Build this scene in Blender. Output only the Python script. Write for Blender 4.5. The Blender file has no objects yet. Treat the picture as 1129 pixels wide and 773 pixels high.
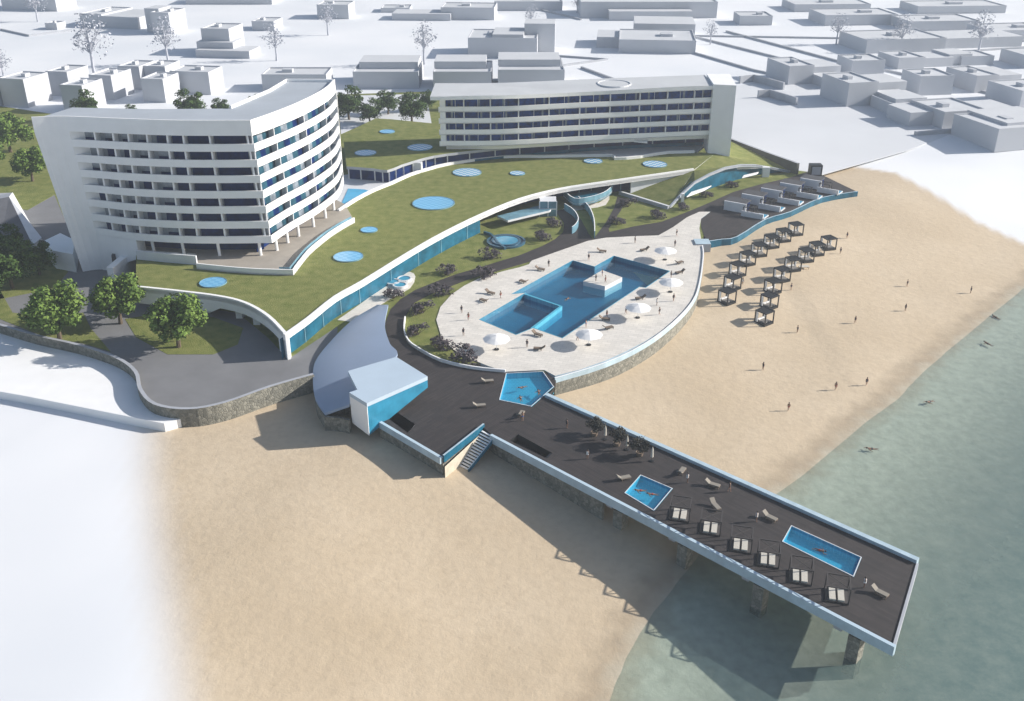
import bpy, bmesh, math, random
from mathutils import Vector, Matrix
from mathutils.geometry import tessellate_polygon
random.seed(7)
scene = bpy.context.scene
COL = scene.collection
R = math.radians

# ------------------------------------------------------------------ camera geometry (for laying the plan out at true heights)
F, H, PITCH, CX, CY = 1100.0, 84.0, R(26.5), 564.5, 386.5
_s, _c = math.sin(PITCH), math.cos(PITCH)
def P(px, py, z=5.5):
    u = (px-CX)/F; v = (CY-py)/F
    dy = _c+v*_s; dz = -_s+v*_c
    t = (z-H)/dz
    return Vector((u*t, dy*t, z))
def PL(lst, z=5.5): return [P(a, b, z) for a, b in lst]
def lerp(a, b, t): return a+(b-a)*t
def ss(a, b, x):
    t = max(0.0, min(1.0, (x-a)/(b-a))); return t*t*(3-2*t)

# ------------------------------------------------------------------ materials
MATS = {}
def mat(name, col, rough=0.7, var=0.0, scale=0.3, bump=0.0, bscale=8.0, metal=0.0, col2=None, detail=4, spec=0.5):
    if name in MATS: return MATS[name]
    m = bpy.data.materials.new(name); m.use_nodes = True; nt = m.node_tree; N = nt.nodes; L = nt.links
    b = N['Principled BSDF']; b.inputs['Roughness'].default_value = rough; b.inputs['Metallic'].default_value = metal
    b.inputs['Specular IOR Level'].default_value = spec
    b.inputs['Base Color'].default_value = (*col, 1)
    g = N.new('ShaderNodeNewGeometry')
    if var or col2:
        n = N.new('ShaderNodeTexNoise'); n.inputs['Scale'].default_value = scale; n.inputs['Detail'].default_value = detail
        n.inputs['Roughness'].default_value = 0.62
        L.new(g.outputs['Position'], n.inputs['Vector'])
        r = N.new('ShaderNodeValToRGB')
        c2 = col2 if col2 else tuple(min(1, c*(1+var)) for c in col)
        c1 = col if col2 else tuple(c*(1-var) for c in col)
        r.color_ramp.elements[0].position = .32; r.color_ramp.elements[1].position = .68
        r.color_ramp.elements[0].color = (*c1, 1); r.color_ramp.elements[1].color = (*c2, 1)
        L.new(n.outputs['Fac'], r.inputs['Fac']); L.new(r.outputs['Color'], b.inputs['Base Color'])
    if bump:
        n2 = N.new('ShaderNodeTexNoise'); n2.inputs['Scale'].default_value = bscale; n2.inputs['Detail'].default_value = 3
        L.new(g.outputs['Position'], n2.inputs['Vector'])
        bp = N.new('ShaderNodeBump'); bp.inputs['Strength'].default_value = bump; bp.inputs['Distance'].default_value = .3
        L.new(n2.outputs['Fac'], bp.inputs['Height']); L.new(bp.outputs['Normal'], b.inputs['Normal'])
    MATS[name] = m
    return m
def brickmat(name, c1, c2, mortar, sc, bw, bh, ms, rough=.8, rot=0.0, off=.5, noise=.25):
    m = bpy.data.materials.new(name); m.use_nodes = True; nt = m.node_tree; N = nt.nodes; L = nt.links
    b = N['Principled BSDF']; b.inputs['Roughness'].default_value = rough
    g = N.new('ShaderNodeNewGeometry'); mp = N.new('ShaderNodeMapping'); mp.inputs['Rotation'].default_value = (0, 0, rot)
    L.new(g.outputs['Position'], mp.inputs['Vector'])
    t = N.new('ShaderNodeTexBrick'); t.inputs['Color1'].default_value = (*c1, 1); t.inputs['Color2'].default_value = (*c2, 1)
    t.inputs['Mortar'].default_value = (*mortar, 1); t.inputs['Scale'].default_value = sc; t.inputs['Brick Width'].default_value = bw
    t.inputs['Row Height'].default_value = bh; t.inputs['Mortar Size'].default_value = ms; t.offset = off
    L.new(mp.outputs['Vector'], t.inputs['Vector'])
    n = N.new('ShaderNodeTexNoise'); n.inputs['Scale'].default_value = .35; n.inputs['Detail'].default_value = 6; n.inputs['Roughness'].default_value = .7
    L.new(g.outputs['Position'], n.inputs['Vector'])
    mr = N.new('ShaderNodeMapRange'); mr.inputs[1].default_value = .3; mr.inputs[2].default_value = .7
    mr.inputs[3].default_value = 1-noise; mr.inputs[4].default_value = 1+noise
    L.new(n.outputs['Fac'], mr.inputs[0])
    mx = N.new('ShaderNodeVectorMath'); mx.operation = 'SCALE'
    L.new(t.outputs['Color'], mx.inputs[0]); L.new(mr.outputs[0], mx.inputs['Scale']); L.new(mx.outputs[0], b.inputs['Base Color'])
    MATS[name] = m; return m
def stonemat(name, c1, c2):
    m = bpy.data.materials.new(name); m.use_nodes = True; nt = m.node_tree; N = nt.nodes; L = nt.links
    b = N['Principled BSDF']; b.inputs['Roughness'].default_value = .9
    g = N.new('ShaderNodeNewGeometry'); v = N.new('ShaderNodeTexVoronoi'); v.inputs['Scale'].default_value = 1.9
    L.new(g.outputs['Position'], v.inputs['Vector'])
    r = N.new('ShaderNodeValToRGB'); r.color_ramp.elements[0].color = (*c1, 1); r.color_ramp.elements[1].color = (*c2, 1)
    L.new(v.outputs['Color'], r.inputs['Fac'])
    v2 = N.new('ShaderNodeTexVoronoi'); v2.feature = 'DISTANCE_TO_EDGE'; v2.inputs['Scale'].default_value = 1.9
    L.new(g.outputs['Position'], v2.inputs['Vector'])
    mr = N.new('ShaderNodeMapRange'); mr.inputs[1].default_value = 0; mr.inputs[2].default_value = .12; mr.inputs[3].default_value = .72; mr.inputs[4].default_value = 1
    L.new(v2.outputs['Distance'], mr.inputs[0])
    mx = N.new('ShaderNodeVectorMath'); mx.operation = 'SCALE'
    L.new(r.outputs['Color'], mx.inputs[0]); L.new(mr.outputs[0], mx.inputs['Scale']); L.new(mx.outputs[0], b.inputs['Base Color'])
    bp = N.new('ShaderNodeBump'); bp.inputs['Strength'].default_value = .8; bp.inputs['Distance'].default_value = .2
    L.new(mr.outputs[0], bp.inputs['Height']); L.new(bp.outputs['Normal'], b.inputs['Normal'])
    MATS[name] = m; return m
def watermat(name, tint, body, fac, bscale=1.2, bump=.15):
    """clear water: tinted transparency, a little body colour, fresnel gloss"""
    m = bpy.data.materials.new(name); m.use_nodes = True; nt = m.node_tree; N = nt.nodes; L = nt.links
    N.remove(N['Principled BSDF']); out = N['Material Output']
    tr = N.new('ShaderNodeBsdfTransparent'); tr.inputs[0].default_value = (*tint, 1)
    di = N.new('ShaderNodeBsdfDiffuse'); di.inputs[0].default_value = (*body, 1)
    mx = N.new('ShaderNodeMixShader'); mx.inputs[0].default_value = fac
    L.new(tr.outputs[0], mx.inputs[1]); L.new(di.outputs[0], mx.inputs[2])
    gl = N.new('ShaderNodeBsdfGlossy'); gl.inputs['Roughness'].default_value = .12
    g = N.new('ShaderNodeNewGeometry')
    # Schlick reflectance, the same from above and below, so daylight reaches the bed
    dt = N.new('ShaderNodeVectorMath'); dt.operation = 'DOT_PRODUCT'; L.new(g.outputs['Incoming'], dt.inputs[0])
    ab = N.new('ShaderNodeMath'); ab.operation = 'ABSOLUTE'; L.new(dt.outputs['Value'], ab.inputs[0])
    om = N.new('ShaderNodeMath'); om.operation = 'SUBTRACT'; om.inputs[0].default_value = 1; om.use_clamp = True; L.new(ab.outputs[0], om.inputs[1])
    pw = N.new('ShaderNodeMath'); pw.operation = 'POWER'; pw.inputs[1].default_value = 5; L.new(om.outputs[0], pw.inputs[0])
    fr = N.new('ShaderNodeMath'); fr.operation = 'MULTIPLY_ADD'; fr.inputs[1].default_value = .9; fr.inputs[2].default_value = .02; L.new(pw.outputs[0], fr.inputs[0])
    n = N.new('ShaderNodeTexNoise'); n.inputs['Scale'].default_value = bscale; n.inputs['Detail'].default_value = 5
    L.new(g.outputs['Position'], n.inputs['Vector'])
    bp = N.new('ShaderNodeBump'); bp.inputs['Strength'].default_value = bump; bp.inputs['Distance'].default_value = .3
    L.new(n.outputs['Fac'], bp.inputs['Height']); L.new(bp.outputs['Normal'], gl.inputs['Normal']); L.new(bp.outputs['Normal'], dt.inputs[1])
    m2 = N.new('ShaderNodeMixShader'); L.new(fr.outputs[0], m2.inputs[0]); L.new(mx.outputs[0], m2.inputs[1]); L.new(gl.outputs[0], m2.inputs[2])
    L.new(m2.outputs[0], out.inputs[0])
    MATS[name] = m; return m, N, L, mx

WHITE = mat('white_render', (.85, .855, .86), .6, .03, .25)
WHITE2 = mat('offwhite_panel', (.62, .64, .67), .6, .05, .4)
PARAPET = mat('pale_blue_parapet', (.42, .54, .62), .45, .12, .5)
GREYWALL = mat('grey_render', (.36, .38, .42), .7, .08, .3)
GLASSD = mat('dark_blue_glass', (.005, .020, .095), .4, .5, .5, spec=.05)
GLASST = mat('teal_glass', (.012, .105, .175), .25, .35, .35, spec=.3)
GLASSL = mat('light_teal_glass', (.15, .29, .37), .2, .25, .4, spec=.3)
INTERIOR = mat('grey_recess_wall', (.33, .36, .40), .7, .15, .4)
FLOORIN = mat('dark_balcony_floor', (.10, .11, .13), .8)
ASPH = mat('asphalt', (.175, .178, .188), .9, .10, .15, .15, 20)
GREYROOF = mat('grey_membrane_roof', (.36, .40, .45), .8, .05, .15)
LAWN = mat('roof_lawn', (.130, .158, .045), .95, 0, .5, .5, 5, col2=(.225, .232, .085), detail=9, spec=.1)
LAWN2 = mat('garden_lawn', (.125, .155, .042), .95, 0, .5, .5, 5, col2=(.225, .235, .082), detail=9, spec=.1)
STONE = stonemat('rubble_stone', (.13, .13, .11), (.30, .29, .245))
PAVE = brickmat('pool_paving', (.60, .575, .53), (.68, .65, .60), (.50, .48, .45), 1, 1.6, .8, .03, .8, .3, noise=.07)
DECK = brickmat('dark_deck_boards', (.026, .022, .023), (.042, .034, .034), (.010, .009, .009), 1, 6, .30, .03, .75, R(46), noise=.25)
DECK2 = brickmat('dark_path_boards', (.026, .022, .023), (.042, .034, .034), (.012, .011, .011), 1, 3, .35, .03, .75, R(-50), noise=.25)
TILE = brickmat('blue_pool_tile', (.018, .15, .26), (.022, .17, .285), (.035, .20, .32), 1, .9, .45, .03, .4, .0, noise=.1)
TILEL = brickmat('light_pool_tile', (.055, .34, .50), (.07, .38, .54), (.11, .45, .58), 1, .6, .6, .04, .4, .0, noise=.08)
BLACKM = mat('black_frame', (.009, .010, .012), .5)
CREAM = mat('cream_fabric', (.50, .48, .43), .9, .06, 3)
WOOD = mat('brown_wicker', (.16, .12, .09), .8, .2, 3)
LOUNGE = mat('grey_wicker', (.20, .19, .18), .8, .2, 3)
FABW = mat('white_canvas', (.80, .80, .80), .8, .03, 2)
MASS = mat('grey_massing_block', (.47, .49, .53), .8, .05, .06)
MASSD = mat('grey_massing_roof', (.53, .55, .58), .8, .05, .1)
PLAZA = mat('pale_grey_plaza', (.60, .62, .65), .85, .04, .03)
BARK = mat('bark', (.10, .075, .05), .9, .3, 2)
WBARK = mat('pale_bark', (.42, .44, .50), .9, .1, 2)
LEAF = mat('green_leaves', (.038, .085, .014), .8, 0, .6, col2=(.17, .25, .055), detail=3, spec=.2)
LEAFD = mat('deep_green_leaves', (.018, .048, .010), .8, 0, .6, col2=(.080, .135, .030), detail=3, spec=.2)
WLEAF = mat('pale_card_leaves', (.40, .42, .48), .8, .2, 1)
BUSH = mat('purple_grey_shrub_leaves', (.045, .040, .052), .9, 0, 1.2, col2=(.16, .14, .15), detail=3, spec=.1)
SKIN = mat('skin', (.38, .22, .15), .6)
SKIND = mat('tanned_skin', (.20, .11, .07), .6)
HAIR = mat('dark_hair', (.02, .015, .012), .7)
CLOTHS = [mat('dark_swimwear', (.03, .035, .05), .8), mat('red_swimwear', (.35, .04, .04), .8), mat('blue_swimwear', (.05, .12, .35), .8), mat('white_swimwear', (.7, .7, .7), .8)]
SHELL = mat('blue_grey_shell_roof', (.27, .35, .48), .45, .04, .2)
SHELLT = mat('pale_blue_roof', (.44, .54, .64), .45, .04, .2)
SUITEDECK = mat('suite_roof_dark', (.05, .052, .06), .8, .15, .5)

GLASSB2 = mat('bright_teal_glass', (.03, .22, .36), .25, .2, .4, spec=.3)
# ------------------------------------------------------------------ mesh builder
class MB:
    def __init__(self): self.v = []; self.f = []; self.m = []; self.mats = []
    def mi(self, m):
        if m not in self.mats: self.mats.append(m)
        return self.mats.index(m)
    def face(self, pts, m):
        i = len(self.v); self.v += [tuple(p) for p in pts]; self.f.append(tuple(range(i, i+len(pts)))); self.m.append(self.mi(m)); return self
    def box(self, x0, x1, y0, y1, z0, z1, m, T=None, mtop=None):
        c = [Vector(p) for p in ((x0, y0, z0), (x1, y0, z0), (x1, y1, z0), (x0, y1, z0), (x0, y0, z1), (x1, y0, z1), (x1, y1, z1), (x0, y1, z1))]
        if T is not None: c = [T @ p for p in c]
        i = len(self.v); self.v += [tuple(p) for p in c]
        for k, q in enumerate(((0, 3, 2, 1), (4, 5, 6, 7), (0, 1, 5, 4), (1, 2, 6, 5), (2, 3, 7, 6), (3, 0, 4, 7))):
            self.f.append(tuple(i+j for j in q)); self.m.append(self.mi(mtop if (mtop and k == 1) else m))
        return self
    def prism(self, pts, z0, z1, mtop, mside=None, holes=(), bottom=True, hside=None):
        mside = mside or mtop
        loops = [[Vector((p[0], p[1], 0)) for p in pts]]+[[Vector((p[0], p[1], 0)) for p in h] for h in holes]
        flat = [p for l in loops for p in l]
        tris = tessellate_polygon(loops)
        def zz(z, k): return z[k] if isinstance(z, (list, tuple)) else z
        for z, mm, up in ((z1, mtop, True), (z0, mside, False)):
            if not up and not bottom: continue
            i = len(self.v); self.v += [(p.x, p.y, zz(z, k)) for k, p in enumerate(flat)]
            for t in tris:
                a, b, c = (flat[j] for j in t)
                n = (b-a).cross(c-a).z
                if abs(n) < 1e-9: continue
                t2 = t if (n > 0) == up else tuple(reversed(t))
                self.f.append(tuple(i+j for j in t2)); self.m.append(self.mi(mm))
        base = 0
        for li, l in enumerate(loops):
            area = sum(l[k].x*l[(k+1) % len(l)].y-l[(k+1) % len(l)].x*l[k].y for k in range(len(l)))
            ccw = (area > 0) == (li == 0)
            for k in range(len(l)):
                k2 = (k+1) % len(l); a, b = l[k], l[k2]
                q = [(a.x, a.y, zz(z0, base+k)), (b.x, b.y, zz(z0, base+k2)), (b.x, b.y, zz(z1, base+k2)), (a.x, a.y, zz(z1, base+k))]
                if not ccw: q.reverse()
                self.face(q, mside if li == 0 else (hside or mside))
            base += len(l)
        return self
    def tube(self, pts, r, m, seg=6):
        pts = [Vector(p) for p in pts]
        rs = r if isinstance(r, (list, tuple)) else [r]*len(pts)
        rings = []
        for k, p in enumerate(pts):
            d = (pts[min(k+1, len(pts)-1)]-pts[max(k-1, 0)]).normalized()
            a = d.orthogonal().normalized(); b = d.cross(a)
            i = len(self.v)
            for s in range(seg):
                t = 2*math.pi*s/seg; self.v.append(tuple(p+(a*math.cos(t)+b*math.sin(t))*rs[k]))
            rings.append(i)
        for k in range(len(rings)-1):
            for s in range(seg):
                s2 = (s+1) % seg
                self.f.append((rings[k]+s, rings[k]+s2, rings[k+1]+s2, rings[k+1]+s)); self.m.append(self.mi(m))
        self.f.append(tuple(rings[0]+s for s in reversed(range(seg)))); self.m.append(self.mi(m))
        self.f.append(tuple(rings[-1]+s for s in range(seg))); self.m.append(self.mi(m))
        return self
    def lathe(self, prof, m, c=(0, 0, 0), seg=20):
        i = len(self.v)
        for r, z in prof:
            for s in range(seg):
                t = 2*math.pi*s/seg; self.v.append((c[0]+r*math.cos(t), c[1]+r*math.sin(t), c[2]+z))
        for k in range(len(prof)-1):
            for s in range(seg):
                s2 = (s+1) % seg
                self.f.append((i+k*seg+s, i+k*seg+s2, i+(k+1)*seg+s2, i+(k+1)*seg+s)); self.m.append(self.mi(m))
        return self
    def ribbon(self, pts, z0, z1, thick, m, closed=False, mtop=None):
        """a vertical wall of given thickness following a plan polyline (thickness towards its left)"""
        n = len(pts); P2 = [Vector((p[0], p[1], 0)) for p in pts]; off = []
        for k in range(n):
            a = P2[k-1] if (k > 0 or closed) else P2[k]; b = P2[(k+1) % n] if (k < n-1 or closed) else P2[k]
            d = (b-a).normalized(); off.append(P2[k]+Vector((-d.y, d.x, 0))*thick)
        zf = lambda z, k: z[k] if isinstance(z, (list, tuple)) else z
        for k in range(n if closed else n-1):
            j = (k+1) % n
            A, B, C, D = P2[k], P2[j], off[j], off[k]
            q = lambda p, z: (p.x, p.y, z)
            a0, a1, b0, b1 = zf(z0, k), zf(z1, k), zf(z0, j), zf(z1, j)
            self.face([q(A, a0), q(B, b0), q(B, b1), q(A, a1)], m)
            self.face([q(C, b0), q(D, a0), q(D, a1), q(C, b1)], m)
            self.face([q(A, a1), q(B, b1), q(C, b1), q(D, a1)], mtop or m)
            self.face([q(D, a0), q(C, b0), q(B, b0), q(A, a0)], m)
            if not closed and k == 0: self.face([q(A, a0), q(A, a1), q(D, a1), q(D, a0)], m)
            if not closed and k == n-2: self.face([q(B, b0), q(C, b0), q(C, b1), q(B, b1)], m)
        return self
    def build(self, name, parent=None, loc=None, smooth=False, bevel=0):
        me = bpy.data.meshes.new(name); me.from_pydata(self.v, [], self.f)
        for m in self.mats: me.materials.append(m)
        me.polygons.foreach_set('material_index', self.m)
        me.update()
        if smooth:
            me.polygons.foreach_set('use_smooth', [True]*len(me.polygons))
        o = bpy.data.objects.new(name, me); COL.objects.link(o)
        if parent is not None:
            o.parent = parent
            o.matrix_parent_inverse = Matrix.Translation(-Vector(parent.location)) if loc is None else Matrix()
        if loc is not None: o.location = loc
        return o
def tag(o, label=None, cat=None, group=None, kind=None):
    if label: o['label'] = label
    if cat: o['category'] = cat
    if group: o['group'] = group
    if kind: o['kind'] = kind
    return o
def struct(mb, name, label=None):
    o = mb.build(name); o['kind'] = 'structure'
    o['label'] = label or name.replace('_', ' '); o['category'] = name.split('_')[-1]
    return o
def empty(name, loc, label, cat, group=None, rz=0):
    o = bpy.data.objects.new(name, None); COL.objects.link(o); o.location = loc; o.rotation_euler = (0, 0, rz)
    o.empty_display_size = .5
    return tag(o, label, cat, group)
def copy_tree(root, loc=None, rz=None, sc=None, label=None, group=None):
    def rec(o, par):
        c = o.copy(); COL.objects.link(c)
        if par is not None: c.parent = par
        for ch in list(o.children): rec(ch, c)
        return c
    r = rec(root, None)
    if loc is not None: r.location = loc
    if rz is not None: r.rotation_euler = (0, 0, rz)
    if sc is not None: r.scale = (sc, sc, sc)
    if label: r['label'] = label
    if group: r['group'] = group
    return r
class Stamp:
    """first use moves the prototype, later uses copy it with its parts"""
    def __init__(self, proto): self.p = proto; self.used = False
    def __call__(self, loc, rz=0, sc=1, label=None, group=None):
        if not self.used:
            self.used = True; r = self.p; r.location = loc; r.rotation_euler = (0, 0, rz); r.scale = (sc,)*3
            if label: r['label'] = label
            if group: r['group'] = group
            return r
        return copy_tree(self.p, loc, rz, sc, label, group)
ORD = ['first', 'second', 'third', 'fourth', 'fifth', 'sixth', 'seventh', 'eighth', 'ninth', 'tenth', 'eleventh', 'twelfth']

# ------------------------------------------------------------------ terrain
SHORE = PL([(1400, 150), (1129, 318), (1095, 345), (1060, 375), (1020, 408), (990, 440), (955, 465), (920, 495), (885, 525), (832, 562), (775, 607), (716, 682), (692, 722), (672, 773), (640, 850), (600, 1000)], 0)
SHORE = [Vector((SHORE[0].x+300, SHORE[0].y+500, 0))]+SHORE+[Vector((-4, -60, 0))]
def seg_dist(px, py, a, b):
    dx, dy = b.x-a.x, b.y-a.y; L2 = dx*dx+dy*dy
    t = max(0, min(1, ((px-a.x)*dx+(py-a.y)*dy)/L2))
    ex, ey = px-(a.x+t*dx), py-(a.y+t*dy)
    return math.hypot(ex, ey), dx*(py-a.y)-dy*(px-a.x)
def shore_d(x, y):
    """signed metres from the waterline, positive on land"""
    best = 1e9; s = 1
    for k in range(len(SHORE)-1):
        d, cr = seg_dist(x, y, SHORE[k], SHORE[k+1])
        if d < best: best = d; s = -1 if cr > 0 else 1
    return best*s
def ramp_y(x, y):
    if x < -20:
        t = ss(-85, -30, x); lo, hi = lerp(158, 275, t), lerp(200, 310, t)
    else:
        lo, hi = 277, 305
    return ss(lo, hi, y)
def gz(x, y):
    d = shore_d(x, y)
    if d < 0: return max(-4.5, -0.02+d*.10)
    zs = 3.0+1.4*ss(15, 55, x)*ss(140, 225, y)
    z = .9*(1-math.exp(-d/7.0))+(zs-.9)*ss(8 if x < 60 else 4, 55, d) + .05*math.sin(x*.21+1.3*math.sin(y*.13))*ss(4, 14, d)
    return lerp(z, 5.3, ramp_y(x, y))
def G(px, py, dz=0.0):
    """the point of the terrain seen at that photo pixel"""
    z = 2.0
    for _ in range(12):
        p = P(px, py, z); z = gz(p.x, p.y)
    return Vector((p.x, p.y, z+dz))
SAND_POLY = [P(a, b, 2) for a, b in [(165, 475), (209, 455), (345, 410), (500, 380), (760, 240), (905, 190), (940, 193), (985, 200), (1032, 222), (1078, 245), (1129, 263), (1300, 300)]]+[Vector((200, 150, 2)), Vector((150, 40, 2)), Vector((0, -60, 2)), Vector((-18, -60, 2))]+[P(a, b, 2) for a, b in [(205, 830), (190, 720), (172, 600), (165, 530)]]
def inside(x, y, poly):
    c = False; n = len(poly)
    for i in range(n):
        a, b = poly[i], poly[i-1]
        if (a.y > y) != (b.y > y) and x < (b.x-a.x)*(y-a.y)/(b.y-a.y)+a.x: c = not c
    return c
def sand_mask(x, y):
    dmin = min(seg_dist(x, y, SAND_POLY[k-1], SAND_POLY[k])[0] for k in range(len(SAND_POLY)))
    d = dmin if inside(x, y, SAND_POLY) else -dmin
    w = 4.5 if x < 0 else 1.3
    return ss(-w, w, d)
def axis(vals):
    out = []
    for a, b, s in vals:
        n = max(1, int(round((b-a)/s)))
        out += [a+(b-a)*i/n for i in range(n)]
    out.append(vals[-1][1]); return out
XS = axis([(-1600, -500, 200), (-500, -140, 40), (-140, 150, 2.0), (150, 500, 35), (500, 1800, 200)])
YS = axis([(-80, 40, 20), (40, 320, 2.0), (320, 700, 40), (700, 2600, 250)])
def build_ground():
    verts = []; sand = []; wet = []
    for y in YS:
        for x in XS:
            d = shore_d(x, y) if (-200 < x < 500 and y < 500) else (100 if (x < 100 or y > 480) else -100)
            z = gz(x, y) if abs(d) < 99.9 else (5.3*ramp_y(x, y)+3*(1-ramp_y(x, y)) if d > 0 else -4.5)
            verts.append((x, y, z)); wet.append(d)
            sand.append(sand_mask(x, y) if d > -1 else 1.0)
    nx = len(XS); faces = [(j*nx+i, j*nx+i+1, (j+1)*nx+i+1, (j+1)*nx+i) for j in range(len(YS)-1) for i in range(nx-1)]
    me = bpy.data.meshes.new('ground'); me.from_pydata(verts, [], faces)
    for nm, arr in (('sand', sand), ('shore', wet)):
        at = me.attributes.new(nm, 'FLOAT', 'POINT'); at.data.foreach_set('value', arr)
    me.polygons.foreach_set('use_smooth', [True]*len(me.polygons)); me.update()
    m = bpy.data.materials.new('ground_mix'); m.use_nodes = True; nt = m.node_tree; N = nt.nodes; L = nt.links
    b = N['Principled BSDF']; b.inputs['Roughness'].default_value = .9; b.inputs['Specular IOR Level'].default_value = .2
    g = N.new('ShaderNodeNewGeometry')
    def noise(sc, det, a=.3, c=.7, lo=0., hi=1.):
        n = N.new('ShaderNodeTexNoise'); n.inputs['Scale'].default_value = sc; n.inputs['Detail'].default_value = det
        L.new(g.outputs['Position'], n.inputs['Vector'])
        r = N.new('ShaderNodeMapRange'); r.inputs[1].default_value = a; r.inputs[2].default_value = c; r.inputs[3].default_value = lo; r.inputs[4].default_value = hi
        L.new(n.outputs['Fac'], r.inputs[0]); return r.outputs[0]
    def mix(fac, A, B):
        x = N.new('ShaderNodeMix'); x.data_type = 'RGBA'
        for s, val in ((x.inputs[0], fac), (x.inputs[6], A), (x.inputs[7], B)):
            if isinstance(val, tuple): s.default_value = (*val, 1)
            elif isinstance(val, (int, float)): s.default_value = val
            else: L.new(val, s)
        return x.outputs[2]
    def attr(n):
        a = N.new('ShaderNodeAttribute'); a.attribute_name = n; return a.outputs['Fac']
    def rng(src, a, c, lo=0., hi=1.):
        r = N.new('ShaderNodeMapRange'); r.interpolation_type = 'SMOOTHSTEP'
        r.inputs[1].default_value = a; r.inputs[2].default_value = c; r.inputs[3].default_value = lo; r.inputs[4].default_value = hi
        L.new(src, r.inputs[0]); return r.outputs[0]
    dry = mix(noise(.05, 5), (.50, .405, .285), (.575, .478, .352))
    dry = mix(noise(.9, 9, .42, .78, 0, .5), dry, (.43, .345, .245))
    sh = attr('shore')
    wets = mix(noise(.3, 4), (.33, .265, .19), (.40, .33, .24))
    add = N.new('ShaderNodeMath'); add.operation = 'ADD'; L.new(sh, add.inputs[0]); L.new(noise(.25, 3, .2, .8, -1.5, 1.5), add.inputs[1])
    sandc = mix(rng(add.outputs[0], 1.0, 6.0), wets, dry)
    bed = mix(noise(.7, 7, .30, .74), (.40, .395, .33), (.54, .53, .45))
    sandc = mix(rng(add.outputs[0], -4.0, 2.5), bed, sandc)
    white = mix(noise(.02, 3), (.66, .69, .73), (.76, .775, .80))
    L.new(mix(attr('sand'), white, sandc), b.inputs['Base Color'])
    n2 = N.new('ShaderNodeTexNoise'); n2.inputs['Scale'].default_value = .5; n2.inputs['Detail'].default_value = 8; n2.inputs['Roughness'].default_value = .7
    L.new(g.outputs['Position'], n2.inputs['Vector'])
    bp = N.new('ShaderNodeBump'); bp.inputs['Distance'].default_value = .35
    mm = N.new('ShaderNodeMath'); mm.operation = 'MULTIPLY'; mm.inputs[1].default_value = .4; L.new(attr('sand'), mm.inputs[0]); L.new(mm.outputs[0], bp.inputs['Strength'])
    L.new(n2.outputs['Fac'], bp.inputs['Height']); L.new(bp.outputs['Normal'], b.inputs['Normal'])
    me.materials.append(m)
    o = bpy.data.objects.new('ground', me); COL.objects.link(o)
    tag(o, 'sandy beach fading into blank white ground', 'ground', kind='structure')
build_ground()
def build_sea():
    xs = axis([(-20, 200, 2.5), (200, 500, 30), (500, 1900, 200)]); ys = axis([(-90, 30, 10), (30, 300, 2.5), (300, 1000, 60)])
    verts = [(x, y, 0.0) for y in ys for x in xs]; nx = len(xs)
    dep = [(-shore_d(x, y) if y < 500 else 100) for x, y, _ in verts]
    faces = []
    for j in range(len(ys)-1):
        for i in range(nx-1):
            q = (j*nx+i, j*nx+i+1, (j+1)*nx+i+1, (j+1)*nx+i)
            if max(dep[k] for k in q) > -3: faces.append(q)
    me = bpy.data.meshes.new('sea'); me.from_pydata(verts, [], faces)
    at = me.attributes.new('depth', 'FLOAT', 'POINT'); at.data.foreach_set('value', dep)
    m, N, L, mx = watermat('sea_water', (.88, .95, .94), (.145, .215, .185), .5, .9, .35)
    a = N.new('ShaderNodeAttribute'); a.attribute_name = 'depth'
    r = N.new('ShaderNodeMapRange'); r.interpolation_type = 'SMOOTHSTEP'; r.inputs[1].default_value = -1; r.inputs[2].default_value = 42; r.inputs[3].default_value = .10; r.inputs[4].default_value = .80
    L.new(a.outputs['Fac'], r.inputs[0])
    L.new(r.outputs[0], mx.inputs[0])
    # mottled lighter and darker patches in the body of the water
    g = N.new('ShaderNodeNewGeometry'); n = N.new('ShaderNodeTexNoise'); n.inputs['Scale'].default_value = .35; n.inputs['Detail'].default_value = 8; n.inputs['Roughness'].default_value = .75
    L.new(g.outputs['Position'], n.inputs['Vector'])
    cr = N.new('ShaderNodeValToRGB'); cr.color_ramp.elements[0].position = .38; cr.color_ramp.elements[1].position = .66
    cr.color_ramp.elements[0].color = (.125, .195, .190, 1); cr.color_ramp.elements[1].color = (.205, .270, .248, 1)
    L.new(n.outputs['Fac'], cr.inputs['Fac'])
    for nd in N:
        if nd.bl_idname == 'ShaderNodeBsdfDiffuse': L.new(cr.outputs['Color'], nd.inputs[0])
    me.materials.append(m); me.update()
    o = bpy.data.objects.new('sea', me); COL.objects.link(o); tag(o, 'shallow grey green sea', 'water', kind='structure')
build_sea()

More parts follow.
